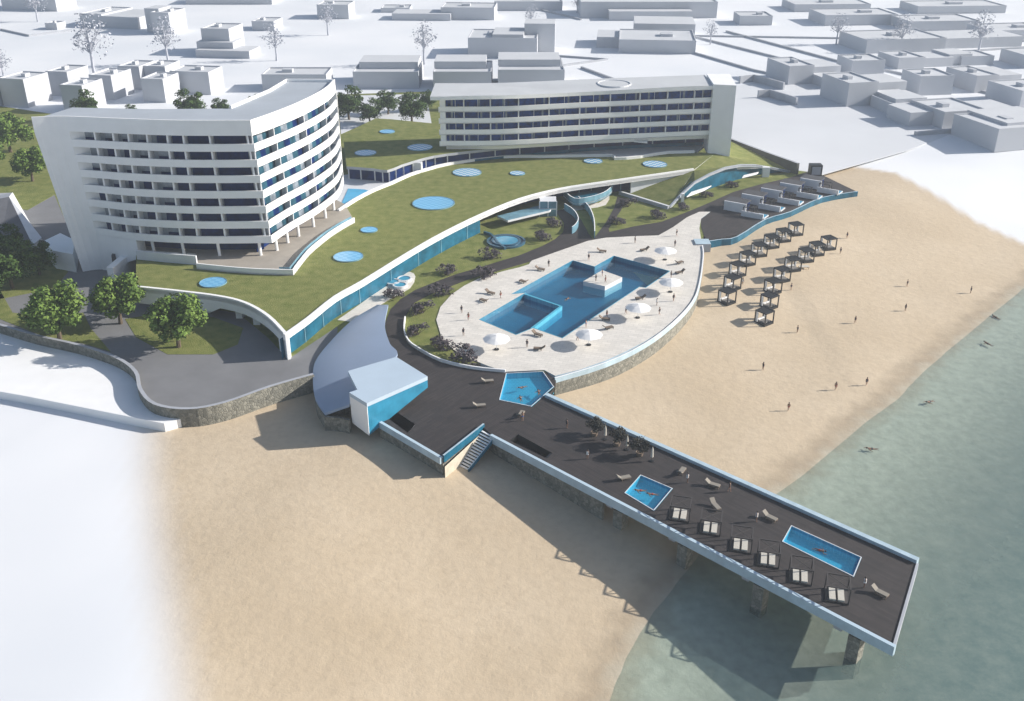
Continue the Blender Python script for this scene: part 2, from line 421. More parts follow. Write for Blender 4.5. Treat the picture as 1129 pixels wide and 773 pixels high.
# ------------------------------------------------------------------ platform, paths, terraces
MAINPOOL = [(528, 353), (579, 323.6), (575, 321.5), (563.5, 325), (631.5, 287.6), (655.5, 294.4), (676.8, 282.5), (739, 299.5), (712, 318), (705, 317), (620, 373.7), (587.6, 362.4), (569, 370)]
MAINPOOL = [(528, 353), (579, 323.6), (563.5, 325), (631.5, 287.6), (655.5, 294.4), (676.8, 282.5), (739, 299.5), (712, 318), (705, 317), (620, 373.7), (587.6, 362.4), (569, 370)]
POOLW = PL(MAINPOOL)
ISLAND = PL([(643, 311), (664, 298.6), (686, 306.6), (667, 316.5)])
PENT = PL([(557.7, 412), (599, 410), (611, 427), (586, 449), (550, 441.6)])
def spl(pts, n=5):
    """Catmull-Rom through plan points"""
    out = []; m = len(pts)
    for i in range(m-1):
        p0, p1, p2, p3 = pts[max(i-1, 0)], pts[i], pts[i+1], pts[min(i+2, m-1)]
        for k in range(n):
            t = k/n
            out.append(.5*((2*p1)+(p2-p0)*t+(2*p0-5*p1+4*p2-p3)*t*t+(3*p1-p0-3*p2+p3)*t**3))
    out.append(pts[-1]); return out
WALL = spl(PL([(-160, 322), (-60, 345), (0, 360.5), (42.5, 373), (88.6, 383.5), (131, 397.7), (152.3, 413.6), (157.7, 433), (173.6, 449), (209, 454), (248, 447), (297.6, 429.5), (345, 416)]), 4)
BASE = WALL+PL([(358, 446), (385, 442), (420, 462), (440, 430), (520, 400), (545, 402), (612, 412), (668, 394), (711, 374), (742, 351), (763, 326), (771, 300), (772, 272), (776, 260), (812, 256), (843, 238), (871, 229), (905, 214), (935, 209), (902, 191), (880, 188), (845, 176), (806, 158), (800, 146), (785, 128), (640, 118), (470, 101), (380, 104), (300, 125), (150, 128), (60, 126), (0, 117), (-220, 117)])
mb = MB(); mb.prism(BASE, 1.0, 5.5, LAWN2, STONE, holes=[POOLW]); struct(mb, 'garden_ground', 'planted garden platform retained by stone above the beach')
def sheet(name, pts, z, m, holes=(), label=None, th=.004):
    mb = MB(); mb.prism(pts, 5.501, z, m, m, holes=holes, bottom=False); return struct(mb, name, label)
FORE = WALL[:]+PL([(350, 417), (372, 392), (372, 360), (318, 396), (295, 372), (262, 345), (150, 330), (150, 292), (80, 262), (60, 215), (40, 205), (-40, 215), (-100, 260), (-160, 300)])
sheet('forecourt_road', FORE, 5.52, ASPH, label='grey asphalt forecourt and drive in front of the hotel')
mb = MB()
for q in ([(-60, 330), (0, 352), (50, 372), (92, 379), (122, 388), (100, 362), (92, 345), (40, 348), (14, 345), (0, 320), (-60, 300)],
          [(138, 352), (150, 372), (185, 391), (235, 391), (262, 380), (268, 362), (235, 350), (180, 345)],
          [(0, 250), (55, 268), (75, 300), (60, 318), (0, 330), (-50, 300)],
          [(0, 120), (40, 130), (60, 215), (30, 232), (-60, 215), (-120, 150)]):
    mb.prism(PL(q), 5.521, 5.56, LAWN2, LAWN2, bottom=False)
tag(struct(mb, 'lawn_verge', 'green lawn verges beside the drive'))
TERR = [(538, 404), (505, 391), (487, 373), (481, 353), (485.6, 339), (498, 325), (512, 315.5), (527, 308), (555, 299.5), (572, 295.5), (583, 292), (586, 288), (617, 277), (648.5, 266), (668, 262.6), (698, 261), (726, 260), (742, 251), (757.5, 240), (771, 234), (783, 234), (773, 241.5), (771, 252), (774, 270), (775, 284), (773, 300), (770, 316), (763, 331), (753, 344), (742, 354), (728, 366), (711, 377), (690, 388), (668, 398), (640, 408), (612, 415), (600, 408.6), (558, 410.5)]
TERRW = PL(TERR)
mb = MB(); mb.prism(TERRW, 5.0, 5.62, PAVE, PARAPET, holes=[POOLW], hside=TILEL); struct(mb, 'pool_terrace', 'pale stone paved pool terrace')
mb = MB(); mb.prism(PL([(372, 106), (470, 103.5), (476, 137), (431, 132), (414, 131), (376, 148)], 5.5), 5.501, 5.53, PLAZA, bottom=False); struct(mb, 'parking_court', 'pale paved court between the two hotel blocks')
# boardwalk
PATH = [(471, 420), (449, 407), (437, 396), (428, 378), (424.6, 357), (431, 341), (442, 330), (457.6, 320), (480, 311), (504.5, 302), (526, 296), (545, 290), (572, 282), (598, 271.5), (612, 264), (621, 256), (622, 246), (612, 233), (629, 229), (641, 243), (649, 258), (654, 264), (668, 246), (677, 230), (681, 217), (691, 219), (684, 233), (671, 252), (672, 256), (698, 250), (728.6, 245), (755, 235), (778, 225.5), (809, 211.7), (840, 203), (871, 196), (891.6, 189), (902, 191), (945, 211.7), (905.4, 218), (871, 232), (843, 241), (812, 259), (778, 265), (773, 250), (773, 241.5), (783, 233.5), (757.5, 239.6), (742, 250.6), (726, 259.6), (698, 260.6), (668, 262.2), (648, 265.6), (617, 276.6), (586, 287.6), (583, 289), (545, 300), (520, 307), (504, 313), (476, 324), (457, 334), (447.5, 348), (445, 366), (449, 376), (458, 383.6), (485, 398.5), (520.5, 407), (557.7, 411), (599, 409.6), (613, 420), (603, 439), (544, 481), (532, 471), (488, 506), (418, 466)]
PATHW = PL(PATH)
WELL1 = PL([(424, 459), (430, 450), (458, 468), (450, 478)])
mb = MB(); mb.prism(PATHW, 4.6, 5.56, DECK2, DECK2, holes=[PENT, WELL1], hside=BLACKM); struct(mb, 'boardwalk', 'dark timber boardwalk and terrace')
mb = MB(); mb.prism(PL([(418, 467), (470, 425), (540, 412), (600, 412), (603, 438), (544, 479), (532, 471.5), (488, 504)]), .5, 4.55, STONE, STONE); struct(mb, 'terrace_base', 'stone base under the boardwalk terrace')

# retaining walls
mb = MB(); mb.ribbon(list(reversed(WALL)), .5, 6.3, .6, STONE, mtop=GREYWALL)
tag(mb.build('stone_wall'), 'long curved rubble stone retaining wall round the asphalt forecourt', 'wall')
mb = MB()
edge = [(485, 398.9), (520.5, 407.3), (557.7, 411.3), (600, 409.8), (612, 419), (668, 402), (711, 381), (742, 358), (764, 334), (772, 313), (776, 284), (775, 272)]
E1 = spl(PL(edge[4:]), 3)
mb.ribbon(E1, .8, 4.9, .7, STONE, mtop=STONE)
s = mb.build('terrace_wall'); tag(s, 'curved stone wall with glass balustrade holding up the pool terrace above the beach', 'wall')
mb = MB(); mb.ribbon(E1, 4.9, 5.85, .25, PARAPET, mtop=WHITE); mb.build('balustrade', s)
mb = MB(); mb.ribbon(spl(PL([(446, 352), (445, 366), (449, 377), (458, 385), (485, 399.3), (520.5, 407.7), (557, 411.5)]), 3), 5.6, 6.15, .25, WHITE, mtop=WHITE)
tag(mb.build('kerb_wall'), 'low white curved upstand between boardwalk and shrub garden', 'wall')
mb = MB(); mb.ribbon(spl(PL([(945, 211.7), (905.4, 218.6), (871, 234), (843, 242.7), (812, 261.6), (795, 264.5), (778, 267)]), 3), 1.0, 5.75, .35, GLASST, mtop=PARAPET)
tag(mb.build('terrace_wall'), 'blue glazed edge wall of the dark suite terrace above the sand', 'wall')
mb = MB(); mb.ribbon(PL([(880, 192), (846, 179.5), (806, 164)]), 3, 8.6, .8, mat('dark_hedge_wall', (.06, .065, .055), .9, .2, .6), mtop=GREYWALL)
tag(mb.build('boundary_wall'), 'dark boundary wall running from the long hotel wing to the beach suites', 'wall')
a = P(887, 194, 5.5)
mb = MB(); mb.box(-1.6, 1.6, -1.2, 1.2, 0, 3, BLACKM); mb.box(-1.2, 1.2, -1.22, -1.19, .4, 2.6, GREYWALL)
o = mb.build('gate_kiosk', loc=(P(898, 193, 5.5))); tag(o, 'small black kiosk at the corner of the suite terrace', 'kiosk')
mb = MB(); mb.ribbon(PL([(1010, 150), (1050, 147)], 5.3), 4, 6.6, 1.2, GREYWALL); tag(mb.build('low_wall'), 'short grey wall stub at the edge of the pale plaza', 'wall')
mb = MB(); mb.box(-1.7, 1.7, -1.7, 1.7, -3.5, .6, GREYWALL, mtop=PARAPET); tag(mb.build('plinth_block', loc=P(774, 269, 5.3)), 'small grey glass topped block between pool terrace and suite terrace', 'block')

# white promenade at the lower left
mb = MB(); SL = PL([(30, 437), (181, 467), (210, 459), (202, 455), (173.6, 450), (158, 436), (152, 416), (131, 400), (88, 386), (42, 376), (0, 364), (-130, 340), (-180, 400)], 4.5)
mb.prism(SL, .5, 4.5, WHITE, WHITE); struct(mb, 'promenade_path', 'white blank promenade outside the stone wall')
mb = MB(); mb.prism(PL([(806, 96), (870, 84), (925, 98), (1048, 148), (1000, 166), (905, 193), (882, 190), (846, 177), (806, 160)], 5.36), 5.2, 5.37, PLAZA); struct(mb, 'plaza', 'pale grey open plaza behind the beach')
mb = MB()
for q in ([(816, 92), (830, 90), (863, 99), (850, 102)], [(836, 108), (848, 107), (877, 116), (858, 118.5)]):
    mb.ribbon(PL(q[:3], 5.4), 5.3, 8, .8, GREYWALL)
tag(mb.build('low_wall'), 'pair of low grey walls standing on the pale plaza behind the long wing', 'wall')
mb = MB()
for l in ([(700, 40), (830, 78), (868, 86)], [(745, 36), (880, 70), (930, 85)], [(640, 75), (700, 97)], [(760, 40), (1129, 46)], [(610, 62), (668, 66), (610, 74)], [(800, 35), (960, 78)], [(0, 33), (32, 40), (80, 34)], [(975, 78), (1129, 112)], [(960, 108), (1060, 128)], [(1000, 62), (1140, 52)], [(560, 3), (640, 22)], [(230, 45), (268, 60)]):
    mb.ribbon(PL(l, 5.5), 5.25, 6.1, .9, GREYWALL)
struct(mb, 'road_kerbs', 'grey kerb lines of the far roads')

# ------------------------------------------------------------------ swimming pools
POOLWATER, _, _, _ = watermat('pool_water', (.50, .80, .90), (.03, .20, .34), .12, 2.5, .12)
SPAWATER, _, _, _ = watermat('spa_water', (.62, .90, .97), (.05, .42, .66), .15, 3, .12)
def shrink(pts, d):
    n = len(pts); A = sum(pts[k].x*pts[(k+1) % n].y-pts[(k+1) % n].x*pts[k].y for k in range(n)); sgn = 1 if A > 0 else -1; out = []
    for k in range(n):
        a, b, c = pts[k-1], pts[k], pts[(k+1) % n]
        d1 = (b-a).to_2d().normalized(); d2 = (c-b).to_2d().normalized()
        n1 = Vector((-d1.y, d1.x))*sgn; n2 = Vector((-d2.y, d2.x))*sgn; m = (n1+n2); m = m/max(.35, m.dot(n1))
        out.append(Vector((b.x+m.x*d, b.y+m.y*d, b.z)))
    return out
def pool(name, label, poly, top, depth, tile, water, rim=None, wl=.18):
    root = empty(name, (sum((p for p in poly), Vector())/len(poly))*1.0, label, 'swimming pool')
    root.location.z = top-depth
    inn = shrink(poly, .03)
    mb = MB(); mb.prism(shrink(poly, -.02) if False else inn, top-depth-.25, top-depth, tile); mb.build('pool_floor', root)
    mb = MB(); q = shrink(inn, .12)
    n = len(inn)
    for k in range(n):
        j = (k+1) % n
        for (A, B) in ((inn[k], inn[j]), (q[j], q[k])):
            mb.face([(A.x, A.y, top-depth), (B.x, B.y, top-depth), (B.x, B.y, top+.03), (A.x, A.y, top+.03)], tile)
        mb.face([(inn[k].x, inn[k].y, top+.03), (inn[j].x, inn[j].y, top+.03), (q[j].x, q[j].y, top+.03), (q[k].x, q[k].y, top+.03)], rim or WHITE2)
    mb.build('pool_wall', root)
    mb = MB(); mb.prism(shrink(inn, .125), top-wl-.01, top-wl, water, bottom=False)
    mb2 = MB(); w = shrink(inn, .125); tris = tessellate_polygon([[Vector((p.x, p.y, 0)) for p in w]])
    for t in tris:
        a, b, c = (w[i] for i in t)
        if (b-a).cross(c-a).z < 0: a, b = b, a
        mb2.face([(p.x, p.y, top-wl) for p in (a, b, c)], water)
    mb2.build('pool_water', root)
    return root
mp = pool('swimming_pool', 'large stepped blue swimming pool in the middle of the pale oval terrace', POOLW, 5.62, 2.4, TILE, POOLWATER, TILEL, wl=.9)
mb = MB(); mb.ribbon(PL([(587.6, 362.4), (620, 337.7), (579, 323.6)]), 3.2, 5.55, .5, TILEL); mb.build('dividing_wall', mp)
mb = MB(); mb.prism(ISLAND, 3.2, 5.66, PAVE, WHITE2); mb.build('island', mp)
pool('spa_pool', 'five sided turquoise pool sunk in the boardwalk corner', PENT, 5.60, 1.0, TILEL, SPAWATER)
mb = MB(); mb.prism(shrink(WELL1, .02), 3.0, 3.1, BLACKM)
w = shrink(WELL1, .03)
for k in range(4):
    A, B = w[k], w[(k+1) % 4]; mb.face([(A.x, A.y, 3.1), (B.x, B.y, 3.1), (B.x, B.y, 5.57), (A.x, A.y, 5.57)], GREYWALL)
for k in range(6):
    t = k/6; A = w[0].lerp(w[3], .1); B = w[1].lerp(w[2], .1); A2 = w[3]; B2 = w[2]
o = mb.build('stair_opening'); tag(o, 'dark stair opening in the boardwalk next to the glass bar pavilion', 'stairwell')

# ------------------------------------------------------------------ pier
AX = (Vector((49.8, 98.4, 0))-Vector((5.9, 140.9, 0))).normalized(); NX = Vector((-AX.y, AX.x, 0))
def pier():
    poly = PL([(600.5, 438.4), (1010, 622), (984, 712), (542.5, 480.5)])
    S1 = PL([(706, 523.7), (742, 539), (721, 564), (688, 544)]); S2 = PL([(872, 579.5), (950.4, 615), (941.5, 637), (861.7, 597.7)])
    W2 = PL([(562, 486), (571, 479), (609, 500), (603, 506)])
    root = empty('pier', (20, 115, 0), 'long dark decked pier on stone columns running out over the sea', 'pier')
    mb = MB(); mb.prism(poly, 4.3, 5.55, DECK, GREYWALL, holes=[S1, S2, W2], hside=BLACKM); mb.build('deck', root)
    n0, n1, s1, s0 = poly
    mb = MB(); mb.ribbon([n1, n0], 4.2, 6.05, -.75, PARAPET, mtop=PARAPET); mb.build('parapet', root)
    mb = MB(); mb.ribbon([s0, s1+AX*.4], 4.55, 5.85, -.5, PARAPET, mtop=mat('pale_coping', (.46, .58, .67), .4)); mb.build('parapet', root)
    mb = MB(); mb.ribbon([s1, n1], 4.2, 5.7, -.3, GREYWALL); mb.build('end_fascia', root)
    # columns, pairs on the pier's two sides with cross beams
    for t in (.06, .22, .38, .55, .73, .93):
        a = s0.lerp(s1, t)+NX*1.2; b = n0.lerp(n1, t)-NX*1.2
        zt = 4.0
        mb = MB(); q = a.lerp(b, 0); T = Matrix.Translation(Vector((0, 0, 0)))
        ang = math.atan2(NX.y, NX.x); T = Matrix.Translation(((a.x+b.x)/2, (a.y+b.y)/2, 0)) @ Matrix.Rotation(ang, 4, 'Z')
        w = (b-a).length/2; mb.box(-w-.6, w+.6, -.5, .5, 3.5, 4.28, GREYWALL, T); mb.build('cross_beam', root)
        for c in (a, b):
            mb = MB(); zb = gz(c.x, c.y)-.6
            T = Matrix.Translation((c.x, c.y, 0)) @ Matrix.Rotation(ang, 4, 'Z')
            mb.box(-.75, .75, -.75, .75, zb, 3.5, STONE, T); mb.build('column', root)
    mb = MB(); mb.ribbon([s0+NX*.3, s0.lerp(s1, .34)+NX*.3], .5, 4.28, .4, STONE); mb.build('abutment_wall', root)
    # stair well in the deck
    mb = MB(); w = shrink(W2, .03); mb.prism(w, 4.31, 4.4, BLACKM)
    mb.ribbon([w[3], w[2]], 4.3, 5.5, .3, BLACKM); mb.build('stair_opening', root)
    pool('plunge_pool', 'small square turquoise plunge pool halfway along the pier', S1, 5.58, 1.0, TILEL, SPAWATER)
    pool('lap_pool', 'long rectangular turquoise pool near the sea end of the pier', S2, 5.58, 1.0, TILEL, SPAWATER)
    return root
pier()
# terrace parapets
tp = tag(MB().ribbon([P(419, 465), P(488, 505.5)], 4.7, 5.8, -.5, PARAPET, mtop=mat('pale_coping', (.6, .7, .78))).build('parapet_wall'), 'pale blue parapet on the lower edge of the boardwalk terrace left of the stairs', 'parapet')
tp = tag(MB().ribbon([P(488, 505.5), P(532.5, 470.5)], 4.9, 6.1, -.3, GLASST, mtop=PARAPET).build('parapet_wall'), 'deep blue parapet beside the top of the beach stairs', 'parapet')
# beach stairs
def stairs():
    t0, t1 = P(532, 474, 5.5), P(545.5, 481, 5.5); b0, b1 = P(502, 513, 2.2), P(516, 520, 2.2)
    root = empty('beach_stairs', (b0.x, b0.y, 2), 'straight flight of pale steps from the boardwalk down to the sand', 'stairs')
    mb = MB(); n = 14
    for k in range(n):
        u = k/n; u2 = (k+.66)/n
        A, B, C, D = t0.lerp(b0, u), t1.lerp(b1, u), t1.lerp(b1, u2), t0.lerp(b0, u2); z = lerp(5.4, 2.2, u)
        mb.prism([A, B, C, D], z-.12, z, WHITE)
    mb.build('steps', root)
    mb = MB(); mb.prism([t0, t1, b1, b0], [5.0, 5.0, 1.8, 1.8], [5.15, 5.15, 1.95, 1.95], mat('dark_stringer', (.09, .10, .09), .8)); mb.build('stringer', root)
    for (a, b, m) in ((t1, b1, GLASST),):
        d = (b-a).to_2d().normalized(); q = Vector((d.y, -d.x, 0))*-.25
        mb = MB(); mb.ribbon([a, b], [4.9, 2.0], [5.6, 2.7], .15, m, mtop=PARAPET); mb.build('side_panel', root)
    mb = MB(); mb.prism([P(488, 505.5)+Vector((.3, -.2, 0)), t0, b0, Vector((P(490, 523, 2).x+.4, P(490, 523, 2).y+.2, 2))], .8, [4.2, 5.1, 2.1, 2.1], mat('sandy_render', (.52, .47, .38), .85, .1, 1)); mb.build('landing_wall', root)
stairs()

# ------------------------------------------------------------------ bar pavilion with blue shell roof
def pavilion():
    root = empty('bar_pavilion', P(410, 415, 5.5), 'pavilion with curved blue grey shell roof and glass sided block at the pier entrance', 'pavilion')
    Lz = [(416, 336, 7.5), (389.5, 352, 7.2), (366, 374.6, 6.6), (348, 398, 6.0), (345, 419, 5.8), (348, 440, 5.8), (358, 455.6, 5.8)]
    M_ = [(419, 336, 8.6), (398, 357, 8.4), (384, 380, 8.0), (376, 398, 7.6), (373, 420, 7.3), (374, 436, 7.2), (376, 449, 7.1)]
    R_ = [(428, 336, 8.8), (424.6, 357, 8.8), (428, 372, 8.8), (437, 392.5, 8.8), (384, 410, 8.6), (393, 431, 8.2), (385, 446, 7.8)]
    R_ = [(428, 336, 8.8), (424.6, 352, 8.8), (425, 364, 8.8), (430, 379, 8.8), (437, 392.5, 8.8), (400, 420, 8.8), (385, 446, 8.0)]
    rows = []
    for A in (Lz, M_, R_):
        rows.append(spl([P(a, b, z) for a, b, z in A], 6))
    mb = MB(); n = len(rows[0])
    for r in range(2):
        for k in range(n-1):
            a, b, c, d = rows[r][k], rows[r][k+1], rows[r+1][k+1], rows[r+1][k]
            mb.face([a, b, c, d], SHELL)
            lo = Vector((0, 0, -.45)); mb.face([a+lo, d+lo, c+lo, b+lo], WHITE2)
    for k in range(n-1):
        for r in (0, 2):
            a, b = rows[r][k], rows[r][k+1]; mb.face([a, b, b+lo, a+lo], SHELL)
    for k in (0, n-1):
        for r in range(2):
            a, b = rows[r][k], rows[r+1][k]; mb.face([a, b, b+lo, a+lo], SHELL)
    sh = mb.build('shell_roof', root, smooth=True)
    bm = bmesh.new(); bm.from_mesh(sh.data); bmesh.ops.remove_doubles(bm, verts=bm.verts, dist=.002); bm.to_mesh(sh.data); bm.free()
    sh.data.set_sharp_from_angle(angle=R(50))
    mb = MB(); base = [Vector((p.x, p.y, 0)) for p in rows[0]]
    inner = [Vector((rows[0][k].lerp(rows[1][k], .12).x, rows[0][k].lerp(rows[1][k], .12).y, 0)) for k in range(n)]
    mb.ribbon(inner, .5, [rows[0][k].z-.46+.1 for k in range(n)], -.4, STONE); mb.build('stone_wall', root)
    mb = MB(); a = rows[0][-1]; b = rows[1][-1]; c = rows[2][-1]
    mb.ribbon([a, b, c], .8, 5.4, -.5, STONE); mb.build('end_wall', root)
    # block
    Q = PL([(383.6, 409), (437, 393.5), (471.4, 415), (404.4, 444.6), (385, 432.7), (394, 429.7)], 10)
    mb = MB(); mb.prism(Q, 9.35, 10, SHELLT, SHELLT); mb.build('roof_slab', root)
    q = shrink(Q, .35)
    mb = MB(); zl = {0: 5.6, 1: 7.2, 2: 8.1, 3: 4.4, 4: 4.6, 5: 5.6}
    mb.prism(q, [zl[i] for i in range(6)], 9.34, WHITE2, SHELLT); mb.build('block_wall', root)
    ft = Vector((Q[3].x, Q[3].y, 4.3))
    mb = MB(); off = Vector((.12, -.12, 0))
    A = [Vector((Q[3].x, Q[3].y, 9.34)), Vector((Q[3].x, Q[3].y, 4.3)), Vector((Q[2].x, Q[2].y, 8.0)), Vector((Q[2].x, Q[2].y, 9.34))]
    mb.face([p-off*.3 for p in A], GLASSB2); mb.build('glass_front', root)
    mb = MB()
    A = [(Q[4].x, Q[4].y, 9.34), (Q[4].x+.1, Q[4].y, 4.6), (ft.x, ft.y, 4.3), (Q[3].x, Q[3].y, 9.34)]
    B = [(p[0]+.25, p[1]+.8, p[2]) for p in A]
    mb.face(A, WHITE); mb.face(list(reversed(B)), WHITE)
    for k in range(4): mb.face([A[k], B[k], B[(k+1) % 4], A[(k+1) % 4]], WHITE)
    mb.build('white_end_panel', root)
    return root
pavilion()

# ------------------------------------------------------------------ green roofed podium
def px_m(px, py, z=5.5):
    return 1.0/abs(P(px+1, py, z).x-P(px, py, z).x)
def skymat():
    m = bpy.data.materials.new('dotted_skylight_glass'); m.use_nodes = True; nt = m.node_tree; N = nt.nodes; L = nt.links
    b = N['Principled BSDF']; b.inputs['Roughness'].default_value = .2
    g = N.new('ShaderNodeNewGeometry'); c = N.new('ShaderNodeTexChecker'); c.inputs['Scale'].default_value = 1.1
    c.inputs[1].default_value = (.14, .40, .66, 1); c.inputs[2].default_value = (.20, .48, .72, 1)
    L.new(g.outputs['Position'], c.inputs[0]); L.new(c.outputs[0], b.inputs['Base Color']); return m
SKYG = skymat()
SKYG2 = skymat(); SKYG2.name = 'white_dotted_skylight_glass'
for nd in SKYG2.node_tree.nodes:
    if nd.bl_idname == 'ShaderNodeTexChecker': nd.inputs[2].default_value = (.62, .72, .80, 1); nd.inputs[0].default_value = (0, 0, 0)
def disc(root, cx, cy, rx, z, m=None):
    c = P(cx, cy, z); r = rx/px_m(cx, cy, z)
    mb = MB(); mb.lathe([(r*.96, .1), (r*.96, .22), (r, .22), (r, 0)], GLASSL, c, 32); s = mb.build('skylight', root)
    mb = MB(); mb.lathe([(0, .18), (r*.96, .16)], m or SKYG, c, 32); mb.build('glazing', s)
def podium():
    Z = 10.0
    root = empty('hotel_podium', P(300, 300, 5.5), 'long curved podium building with a green lawn roof and round blue skylights', 'podium')
    left = spl(PL([(150, 318), (157.7, 318.7), (198, 323), (241, 328.6), (269, 335.7), (294, 350), (314.5, 371)], Z), 4)
    front = spl(PL([(314.5, 371), (340, 353), (370, 329), (400, 312), (451.5, 280), (490, 258), (533, 237), (573.7, 220.6), (614.5, 210), (655, 203.5), (696, 197.6), (735, 192), (765, 187.6)], Z), 3)
    back = spl(PL([(790, 168), (736, 169), (705, 174), (678, 176), (674, 172.4), (600, 173.5), (553, 174), (496, 181.5), (470, 188), (451.5, 193.7), (431, 203), (411, 211), (390, 222), (372, 234)], Z), 2)
    poly = left[:-1]+front+back+PL([(330, 240), (150, 275)], Z)
    mb = MB(); mb.prism(poly, 9.3, Z, LAWN, WHITE); mb.build('lawn_roof', root)
    mb = MB(); mb.ribbon(front, 9.2, 10.4, .45, WHITE); mb.build('roof_edge', root)
    mb = MB(); mb.ribbon(back[1:], 9.2, 10.7, .6, WHITE); mb.build('roof_edge', root)
    # left fascia arching down to a leg at the tip
    n = len(left); zb = [lerp(7.4, 6.6, k/(n-1)) if k < n-9 else lerp(6.9, 8.2, ((k-(n-9))/8)) for k in range(n)]
    zb = [6.9 if k < n*.45 else (7.9 if k < n-2 else 5.5) for k in range(n)]
    mb = MB(); mb.ribbon(left, zb, 10.35, .6, WHITE); mb.build('fascia', root)
    mb = MB(); tip = left[-1]; t2 = left[-3]
    mb.prism([tip, tip.lerp(front[2], .25), t2.lerp(front[3], .15), t2], 5.4, 9.3, WHITE, WHITE); mb.build('end_leg', root)
    inn = [p+Vector((.6, 2.6, 0)) for p in left[2:-2]]
    for k in (6, 10, 14, 17):
        mb = MB(); c = left[k]+Vector((.3, 2.4, 0)); mb.prism([c+Vector((-.6, -.5, 0)), c+Vector((.6, -.5, 0)), c+Vector((.9, .8, 0)), c+Vector((-.3, .8, 0))], 5.4, 9.29, WHITE); mb.build('column', root)
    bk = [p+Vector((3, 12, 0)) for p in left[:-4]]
    mb = MB(); mb.ribbon(bk, 5.4, 9.29, .5, BLACKM); mb.build('inner_wall', root)  # back wall coloured black to paint in the shade under the roof
    # glazed front with mullions
    gl = front[:19]
    offn = []
    for k, p in enumerate(gl):
        d = (gl[min(k+1, len(gl)-1)]-gl[max(k-1, 0)]).normalized(); offn.append(p+Vector((-d.y, d.x, 0))*1.0)
    mb = MB(); mb.ribbon(offn, 5.4, 9.28, .2, GLASST); mb.build('glass_front', root)
    for k in range(len(offn)-1):
        for t in ((0,) if k % 2 else ()):
            mb = MB()
            p = offn[k].lerp(offn[k+1], t); d = (offn[k+1]-offn[k]).normalized()
            q = Vector((d.y, -d.x, 0))*.08
            mb.prism([p+q-d*.09, p+q+d*.09, p-q*0+d*.09, p-d*.09], 5.5, 9.27, GLASSL); mb.build('mullion', root)
    mb = MB(); b = [p+Vector((0, 0, 0)) for p in offn]
    rec = []
    for k in range(18, len(front)-4):
        p = front[k]; d = (front[k+1]-front[k-1]).normalized(); rec.append(p+Vector((-d.y, d.x, 0))*(7.5 if k < len(front)-8 else 5))
    mb = MB(); mb.ribbon([offn[-1]]+rec, 5.4, 9.28, .2, GLASSD); mb.build('glass_front', root)
    for k in range(0, len(rec)-1):
        mb = MB(); p = rec[k]; mb.box(p.x-.12, p.x+.12, p.y-.3, p.y, 5.5, 9.27, GLASSL); mb.build('mullion', root)
    # entrance bridge, glass lift box and curved balcony basin
    mb = MB(); mb.prism(PL([(548, 238), (605, 224), (612, 226), (606, 232), (560, 243)], 7.4), 6.9, 7.4, GLASSL, WHITE2); mb.build('entrance_bridge', root)
    mb = MB(); c = P(604, 237, 5.5); mb.box(c.x-2.0, c.x+2.0, c.y-1, c.y+3, 5.5, 9.2, GLASSL, mtop=WHITE2)
    for u in (-2.05, 0, 2.05): mb.box(c.x+u-.12, c.x+u+.12, c.y-1.12, c.y-.98, 5.5, 9.2, WHITE)
    mb.box(c.x-2.1, c.x+2.1, c.y-1.13, c.y-.97, 7.2, 7.45, WHITE); mb.build('lift_box', root)
    bas = spl(PL([(621, 212.5), (633, 221.5), (650, 220), (666, 215), (674, 209), (676, 204)], 7.8), 3)
    mb = MB(); mb.prism(bas, 6.9, 7.2, GLASST, WHITE2); mb.ribbon(bas, 6.7, 8.5, .25, GLASSL, mtop=WHITE); mb.build('balcony', root)
    for s in (spl(PL([(625, 227), (636, 234), (643, 245), (645, 258), (641, 266)]), 3), spl(PL([(637, 224), (648, 234), (654, 248), (655, 263)]), 3)):
        if s[0].x < P(632, 225).x: s = spl(PL([(622, 232), (632, 239), (637, 248), (634, 255), (630, 258)]), 3)
        mb = MB(); mb.ribbon(s, 5.4, 7.3, .2, GLASSL, mtop=WHITE); mb.build('curved_screen', root)
    # sloping lawn ramp and arched glass front at the right end
    mb = MB(); mb.prism(PL([(691, 213.5), (738, 230)], 5.6)+[P(765, 188, 9.95)], [5.3, 5.3, 9.2], [5.7, 5.7, 9.95], LAWN, WHITE2); mb.build('lawn_ramp', root)
    mb = MB(); mb.ribbon([P(738, 230.5, 5.5), P(684, 214, 5.5)], 5.3, 6.4, .7, GREYWALL, mtop=WHITE2); mb.build('ramp_wall', root)
    mb = MB(); a, b = P(765, 187.6, 10), P(697, 197.6, 10)
    mb.ribbon([a+Vector((-.3, .5, 0)), b+Vector((0, 1.5, 0))], 5.4, 9.3, -.4, WHITE2); mb.build('side_wall', root)
    arcb = [(739, 229.5), (752, 222), (765, 217), (781, 211.7), (798, 205.5), (816, 199.6), (832, 195.5), (847, 192.7), (872, 190)]
    zt = [5.75, 7.5, 9.3, 10.2, 10.5, 9.9, 8.9, 7.6, 5.75]
    base = PL(arcb)
    zl = zt+[7.0, 8.2, 10.0, 9.95]
    pts = base+PL([(848, 178), (806, 162)], 6.5)+[P(790, 168, 10), P(765, 188, 9.96)]
    mb = MB(); mb.prism(pts, [z-.25 for z in zl], zl, LAWN, WHITE2); mb.build('lawn_slope', root)
    sh = [p+Vector((-.9, .9, 0)) for p in base]
    mb = MB(); mb.ribbon(sh, 5.3, [z-.3 for z in zt], .2, GLASST); mb.build('arched_glass_front', root)
    mb = MB(); mb.ribbon(base, [z-.5 for z in zt], [z+.12 for z in zt], .5, GREYROOF); mb.build('arch_edge', root)
    mb = MB()
